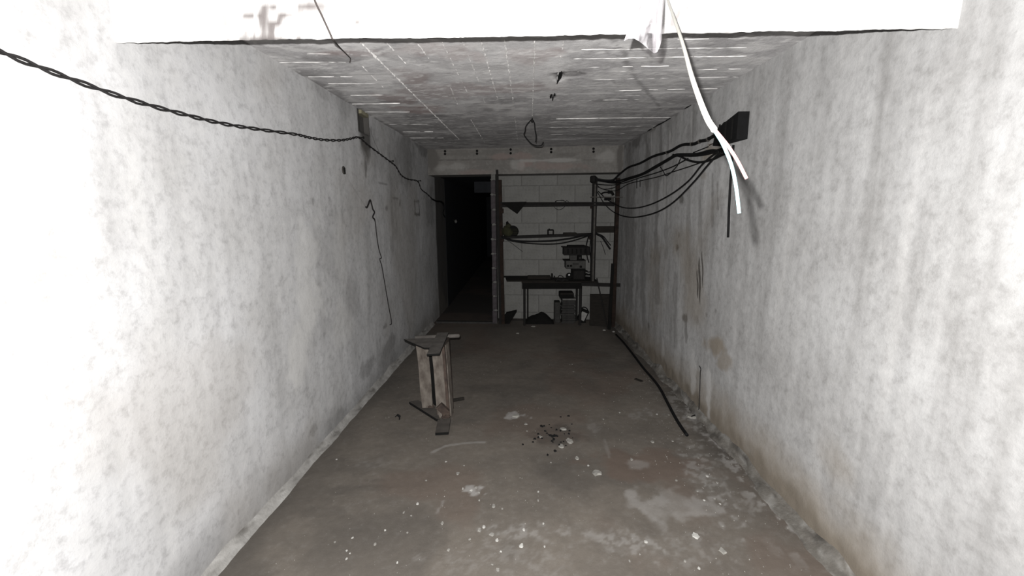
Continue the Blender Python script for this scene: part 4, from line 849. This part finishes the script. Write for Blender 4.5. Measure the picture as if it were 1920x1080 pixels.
cab([(1290, 297), (1262, 312), (1230, 324), (1200, 333), (1170, 343), (1145, 347), (1118, 345)], .005, 'thin black wire stretched under the bundle', .06)
cab([(1316, 304), (1290, 313), (1262, 322), (1235, 331), (1205, 338), (1178, 345), (1156, 357), (1136, 356), (1120, 350)], .0042, 'thinnest black wire with a shallow dip before the post', .055)
cab([(1348, 284), (1335, 292), (1315, 310), (1290, 340), (1255, 366), (1220, 383), (1190, 390), (1165, 388), (1140, 375), (1121, 358)], .0062, 'upper of the two long cables sagging in wide loops', .10)
cab([(1352, 286), (1342, 293), (1325, 312), (1300, 342), (1265, 377), (1235, 396), (1205, 405), (1180, 407), (1155, 400), (1135, 384), (1120, 360)], .0062, 'lower of the two long cables sagging in wide loops', .12)
cab([(1276, 297), (1268, 313), (1250, 329), (1243, 320), (1238, 313)], .004, 'short hooked wire dangling under the bundle', .07)
cab([(1119, 347), (1130, 354), (1150, 352), (1168, 340), (1186, 333)], .004, 'short black wire looping beside the rack post top', .06)
cab([(1300, 286), (1318, 279), (1328, 275)], .004, 'short black wire rising above the bundle near the box', .03)
cab([(1330, 272), (1340, 268), (1349, 263)], .004, 'short reddish black wire end below the thickest cable', .03, mat=M_STOOLR)
for (px, y0, y1) in ((1194, 335, 353), (1200, 337, 350)):
    cab([(px, y0), (px, (y0+y1)/2), (px, y1)], .004, 'short wire end hanging straight down, %s of two near the rack' % ('left' if px < 1197 else 'right'), .05)
# black box with loop where the cables come together
q = on_right(1352, 262, .0); q2 = on_right(1405, 250, .0); z0, z1 = q[2]-.055, q[2]+.06
t = thing('junction_box', ((q[0]+q2[0])/2, (q[1]+q2[1])/2, z0), 'black cable box with a ring on the right wall at the picture edge', 'box')
mb = MB(); xw = XR(q[1]); mb.hexa([(xw-.07, q2[1], z0), (xw-.07, q[1]-.03, z0+.01), (xw-.001, q[1], z0+.01), (xw-.001, q2[1], z0), (xw-.07, q2[1], z1+.05), (xw-.07, q[1]-.07, z1), (xw-.001, q[1]-.05, z1), (xw-.001, q2[1], z1+.05)]); mb.make('box_body', M_RUBBER, t)
c = on_right(1357.5, 238, .05); MB().tube([c+np.array([0, .026*math.cos(k*2*math.pi/14), .026*math.sin(k*2*math.pi/14)]) for k in range(15)], .006, 7, False).make('ring', M_RUBBER, t, True)
for k in range(3): MB().box(xw-.075, q2[1]+.06+.09*k, z0+.01, xw-.07, q2[1]+.075+.09*k, z1+.02).make('rib', M_BLACK, t)
cab([(1375, 272), (1371, 320), (1367, 385), (1366, 415), (1365, 445)], .008, 'black cable hanging straight down under the cable box', .03)
# thin wire and nail low on the right wall
tag(MB().tube(crom([on_right(1311, 686, .01), on_right(1314, 692, .02), on_right(1313, 700, .012), on_right(1312, 730, .01), on_right(1311, 755, .012), on_right(1309, 778, .015), on_right(1305, 783, .05)], 6), .0035, 5).make('hanging_wire', M_WIRE, None, True), 'thin dark wire hanging low on the right wall above the floor', 'wire')

# ------------------------------------------------------------------ white cable and plastic bag near the camera
t = thing('white_cable', at(1338, 242, .6), 'thick white electric cable hanging down before the right wall', 'cable')
MB().tube(crom([at(1240, -75, 1.58), at(1246, -30, 1.56), at(1252, 0, 1.50), at(1266, 40, 1.28), at(1281, 85, 1.06), at(1296, 140, .83), at(1313, 190, .69), at(1327, 224, .63), at(1339, 243, .60)], 10), .0040, 10).make('sheath', M_WHITECAB, t, True)
MB().tube(crom([at(1337, 240, .60), at(1345, 253, .595), at(1353, 266, .588), at(1362, 285, .58), at(1372, 312, .57), at(1380, 350, .565), at(1386, 400, .56)], 8), .0022, 8).make('blue_white_wire', M_CYAN, t, True)
MB().tube(crom([at(1338, 241, .60), at(1346, 250, .60), at(1356, 262, .598), at(1366, 275, .594), at(1382, 300, .59), at(1400, 335, .585)], 8), .0022, 8).make('pink_wire', M_PINK, t, True)
# bag
BYd = 1.22; top = [(1214, -50), (1222, -52), (1230, -52), (1238, -52), (1245, -50)]
bot = [(1170, 77), (1178, 73), (1189, 72), (1199, 78), (1208, 85), (1217, 93), (1226, 100), (1232, 98), (1237, 88), (1241, 74)]
def lerp_poly(P, u):
    x = u*(len(P)-1); i = min(int(x), len(P)-2); f_ = x-i; return np.array(P[i])*(1-f_)+np.array(P[i+1])*f_
V = []; F = []; nu, nv = 44, 30
for lay in (0, 1):
    for i in range(nu):
        for j in range(nv):
            u, v = i/(nu-1), j/(nv-1); a = lerp_poly(top, u); b = lerp_poly(bot, u); p2 = a+(b-a)*v
            bul = math.sin(math.pi*u)*(.008+.03*v)
            fold = .008*math.sin(u*17+v*2)*v+.012*(float(fbm(u*6+3, v*5, 7, 4))-.5)
            Yd = BYd-bul+fold if lay == 0 else BYd+bul*.8+.006*math.sin(u*13+1)*v
            V.append(at(p2[0], p2[1], Yd))
for l in (0, 1):
    for i in range(nu-1):
        for j in range(nv-1): k = l*nu*nv+i*nv+j; F.append((k, k+1, k+nv+1, k+nv) if l == 0 else (k, k+nv, k+nv+1, k+1))
for j in range(nv-1):
    F.append((j, nu*nv+j, nu*nv+j+1, j+1)); k = (nu-1)*nv+j; F.append((k, k+1, nu*nv+k+1, nu*nv+k))
tag(make('plastic_bag', V, F, M_BAG, None, True), 'crumpled clear plastic bag hanging from above beside the white cable', 'bag')

# ------------------------------------------------------------------ wires on the left, on the ceiling
def twist(P, r, d, turns):
    P = crom(P, 10); T = np.gradient(P, axis=0); T /= np.linalg.norm(T, axis=1)[:, None]; out = []
    for ph in (0, math.pi):
        Q = []
        for i, p_ in enumerate(P):
            a = ph+turns*2*math.pi*i/len(P); u = np.cross(T[i], (1, 0, 0)); u /= np.linalg.norm(u)+1e-9; v = np.cross(T[i], u); Q.append(p_+d*(u*math.cos(a)+v*math.sin(a)*.5))
        out.append(Q)
    return out
Q = twist([on_left(px, py, .03) for px, py in ((-90, 60), (80, 128), (230, 182), (340, 213), (420, 232), (490, 243), (555, 252), (580, 258), (610, 262.5), (640, 263), (658, 260), (673, 258), (690, 272), (710, 287), (730, 302), (742, 312), (752, 328), (765, 336), (783, 340), (790, 355), (800, 363), (812, 374), (822, 378))], .0035, .006, 30)
t = thing('twisted_flex', on_left(673, 258, .03), 'dark twisted flex strung along the left wall from nail to nail', 'wire')
for q in Q: MB().tube(q, .0042, 5).make('strand', M_WIRE, t, True)
for (px, py) in ((673, 258), (730, 302), (783, 339)):
    q = on_left(px, py, 0); MB().lathe([(.004, -.01), (.004, .035), (.010, .035), (.010, .042)], tuple(q), 8, axis=0).make('nail', M_BLACK, t)
tag(MB().tube(crom([on_left(px, py, .04) for px, py in ((810, 373), (818, 377), (826, 378), (831, 382), (832, 392), (831, 400), (834, 407))], 8), [.012]*17+[.016]*16+[.010]*16, 7).make('flex_end', M_RUBBER, None, True), 'thick taped black end of the flex at the passage corner', 'wire')
tag(MB().tube(crom([on_left(px, py, .02) for px, py in ((686, 388), (688, 389), (691, 382), (694, 375), (697, 384), (699, 392), (702, 398), (699, 407), (703, 414), (706, 440), (709, 460), (711, 470), (715, 483), (712, 486), (716, 500), (722, 535), (728, 570), (734, 604), (731, 609))], 6), [.007]*48+[.0045]*61, 6).make('hanging_flex', M_WIRE, None, True), 'dark kinked flex hanging down the middle of the left wall', 'wire')
# small fixings on the left wall
q = on_left(644, 319, 0); t = thing('wall_plug', tuple(q), 'small dark wall plug with broken rim left of the hanging flex', 'plug')
MB().lathe([(.03, -.004), (.032, .003), (.022, .008), (.02, .002)], tuple(q), 12, axis=0).make('rim', M_GOUGE, t); MB().box(q[0], q[1]-.006, q[2]-.03, q[0]+.014, q[1]+.008, q[2]+.02, .003).make('stub', M_BLACK, t)
q = on_left(852, 413, .03); t = thing('lamp_holder', tuple(q), 'small pale lamp holder glinting inside the dark passage', 'lamp holder')
MB().lathe([(.018, -.03), (.03, -.01), (.03, .02), (.02, .03)], tuple(q), 12, axis=0).make('socket', M_BLACK, t); MB().blob(q+np.array([.03, -.03, -.02]), (.026, .03, .03), .2, 3, 12, 8).make('bulb_base', M_PALE, t, True)  # the pale base paints the holder's glint
# thin wire from the lintel to the ceiling
tag(MB().tube(crom([at(586, -25, 1.575), at(590, 0, 1.575), at(603, 28, 1.575), at(614, 52, 1.575), at(619, 63, 1.575), at(624, 74, 1.585), at(630, 81, 1.72), on_ceil(640, 92, .05), on_ceil(652, 104, .02), on_ceil(657, 110, .0), on_ceil(656, 117, .004)], 8), .0032, 5).make('dangling_wire', M_PALEWIRE, None, True), 'thin dusty wire running from the white lintel to the ceiling', 'wire')
# loop of wire hanging from the ceiling
base = on_ceil(998, 221, 0); Yw = base[1]
t = thing('ceiling_wire_loop', base, 'loop of black wire hanging from a hook in the ceiling', 'wire')
MB().tube(crom([at(x, y, Yw) for x, y in ((997, 224), (992, 229), (986, 237), (984.5, 246), (982.5, 252), (986, 258), (991, 264), (997, 270), (1004, 273), (1010, 273.5), (1016, 272), (1019, 266))], 6), .0055, 6).make('loop', M_RUBBER, t, True)
MB().tube(crom([at(x, y, Yw-.01) for x, y in ((998, 224), (1002, 231), (1003, 242), (1005, 254), (1005, 262), (1004, 267))], 6), .005, 6).make('tail', M_RUBBER, t, True)
MB().tube(crom([base+[0, 0, .01], base+[.0, 0, -.015], base+[.012, 0, -.03], base+[-.004, 0, -.035], base+[-.012, 0, -.02]], 5), .006, 6).make('hook', M_BLACK, t, True)

# ------------------------------------------------------------------ floor: pipe along the right wall, flakes, charcoal
tag(MB().tube(crom([on_floor(px, py)+[0, 0, .013] for px, py in ((1155, 629), (1170, 645), (1188, 668), (1206, 692), (1225, 714), (1238, 732), (1251, 757), (1264, 782), (1276, 802), (1288, 819))], 6), .012, 8).make('floor_pipe', M_RUBBER, None, True), 'long thin black pipe lying along the floor by the right wall', 'pipe')
rg = random.Random(21)
def flake(px, py, size_px, mat, name, label, cat, group=None, hgt=.25, ring=False):
    c = on_floor(px, py); r = size_px/2/FPX*np.linalg.norm(c-C0); n = 9; V = []; F = []; ph = rg.uniform(0, 6)
    el = rg.uniform(.8, 1.5); h = max(.003, r*hgt); R = [r*rg.uniform(.65, 1.15) for _ in range(n)]
    zb = -.003
    for k in range(n):
        a = ph+2*math.pi*k/n; V.append((c[0]+R[k]*math.cos(a), c[1]+R[k]*el*math.sin(a), zb))
    for k in range(n):
        a = ph+2*math.pi*k/n; q = rg.uniform(.6, .9); V.append((c[0]+R[k]*q*math.cos(a), c[1]+R[k]*el*q*math.sin(a), h*rg.uniform(.7, 1.1)))
    V.append((c[0], c[1], h*(.25 if ring else 1.05)))
    for k in range(n): F += [(k, (k+1) % n, n+(k+1) % n, n+k), (n+k, n+(k+1) % n, 2*n)]
    F.append(tuple(range(n))[::-1])
    return tag(make(name, V, F, mat), label, cat, group)
G = 'plaster flakes scattered on the floor'
for px, py, s, b, lab in ((978, 1023, 10, 1, 'brightest white plaster flake on the floor near the bottom middle'), (922, 1002, 11, 0, 'pale pointed flake on the floor beside a small pair of flakes'), (926, 949, 9, 0, 'grey rounded flake alone in the middle left of the floor'), (1118, 887, 18, 0, 'flat broad grey flake on the floor above the pale cement patch'),
                          (1067, 827, 15, 0, 'large pale flake at the right of the charcoal scatter'), (1057, 805, 16, 0, 'long pale flake just behind the charcoal scatter'), (1012, 819, 9, 0, 'pale flake at the left edge of the charcoal scatter'), (1053, 837, 13, 0, 'thin pale flake in front of the charcoal scatter'), (1305, 1005, 11, 1, 'white splinter flake low on the right of the floor'),
                          (1355, 1033, 12, 0, 'pinkish white lump at the lower right edge of the floor'), (968, 780, 16, 0, 'thin crumbled flake behind the charcoal, left'), (907, 988, 7, 1, 'small bright flake touching a duller one, left of middle'), (899, 994, 9, 0, 'dull flake touching the small bright one'), (986, 795, 7, 0, 'small round flake between charcoal and the stool'),
                          (1297, 781, 18, 0, 'flat white splinter by the foot of the right wall'), (1000, 612, 9, 0, 'pale stone in front of the tarpaulin heap'), (971, 625, 8, 0, 'pale chip on the dark floor before the workbench')):
    flake(px, py, s, M_CHIPB if b else M_CHIP, 'plaster_flake', lab, 'flake', G)
flake(1082, 859, 10, M_CHIP, 'plaster_flake', 'ring shaped pale flake in front of the charcoal scatter', 'flake', G, ring=True)
for px, py, s in ((1103, 873, 5), (1184, 861, 6), (1033, 867, 4), (858, 888, 7), (884, 919, 7), (893, 914, 6), (898, 923, 5), (881, 1011, 6), (932, 1013, 6), (982, 993, 5), (1021, 1025, 5), (1009, 922, 4), (1009, 938, 4), (1019, 982, 4), (1211, 1016, 8), (1284, 1052, 5), (1311, 1066, 5), (1326, 893, 6), (1268, 901, 5), (1308, 921, 5), (1320, 938, 5), (1355, 986, 6), (1223, 828, 7), (1261, 827, 5),
                  (923, 1059, 5), (933, 1069, 8), (939, 1034, 4), (836, 866, 5), (870, 873, 4), (799, 901, 4), (783, 944, 6), (757, 961, 5), (771, 967, 4), (829, 981, 6), (722, 994, 4), (764, 999, 4), (661, 1009, 5), (628, 1017, 4), (704, 1020, 6), (650, 1033, 5), (656, 1038, 4), (650, 1048, 5), (745, 1055, 4), (841, 1031, 6), (631, 862, 4), (868, 916, 4), (942, 954, 5), (899, 938, 4), (1075, 697, 5), (1068, 684, 4), (1073, 683, 3), (1131, 786, 4), (1232, 777, 4), (1254, 778, 4), (1162, 774, 4), (1340, 935, 5), (1350, 945, 4), (1345, 905, 5), (1200, 1040, 4), (1180, 1052, 4), (988, 808, 4), (1150, 622, 7), (1133, 619, 7)):
    flake(px, py, s, M_CHIPB if rg.random() < .35 else M_CHIP, 'plaster_flake', 'small plaster flake, one of many scattered on the floor', 'flake', G)
GC = 'charcoal bits in front of the stool'
for k in range(46):
    px = rg.gauss(1040, 26); py = 813+rg.gauss(0, 15)-(px-1040)*.1
    if k < 9: px, py = 1028+k*2.1, 816+rg.uniform(-2, 3)
    flake(px, py, rg.uniform(2.5, 6), M_COAL, 'charcoal_bit', 'black charcoal bit in the scatter on the middle of the floor', 'charcoal', GC, .6)
# dead leaf left of the stool, dark stick mid floor
c = on_floor(747, 785); tag(MB().tube(crom([c+[-.03, .02, .006], c+[-.01, .015, .022], c+[.01, 0, .018], c+[.015, -.025, .006]], 5), [.004]*5+[.010]*6+[.005]*5, 6).make('dead_leaf', M_COAL, None, True), 'small curled dark leaf on the floor left of the stool', 'leaf')
tag(MB().bar(on_floor(1191, 711)+[0, 0, .005], on_floor(1204, 716)+[0, 0, .005], .03, .008).make('wood_chip', M_DARKWOOD), 'dark wood chip on the floor beside the long pipe', 'chip')
tag(MB().bar(on_floor(1296, 783)+[0, 0, .006], on_floor(1310, 779)+[0, 0, .010], .012, .010).make('dark_twig', M_BLACK), 'short dark twig at the foot of the hanging wire, right wall', 'twig')
# crumbs too many to count
mb = MB(); rg = random.Random(5)
for k in range(900):
    if rg.random() < .45: y = rg.uniform(1.3, 4.2); x = XR(y)-.03-abs(rg.gauss(0, .28))
    else: y = 1.3+rg.random()**1.5*3.2; x = rg.uniform(-1.2, 1.2)
    if not (XL(y)+.05 < x < XR(y)-.02): continue
    s = rg.uniform(.0015, .0042); a = rg.uniform(0, 6); P = [(x+s*math.cos(a+i*2.1), y+s*1.4*math.sin(a+i*2.1), -.002) for i in range(3)]+[(x, y, s*1.1)]
    mb.add(P, [(2, 1, 0), (0, 1, 3), (1, 2, 3), (2, 0, 3)])
o = mb.make('plaster_crumbs', M_CHIP); tag(o, 'fine plaster crumbs and dust scattered over the floor', 'crumbs', kind='stuff')
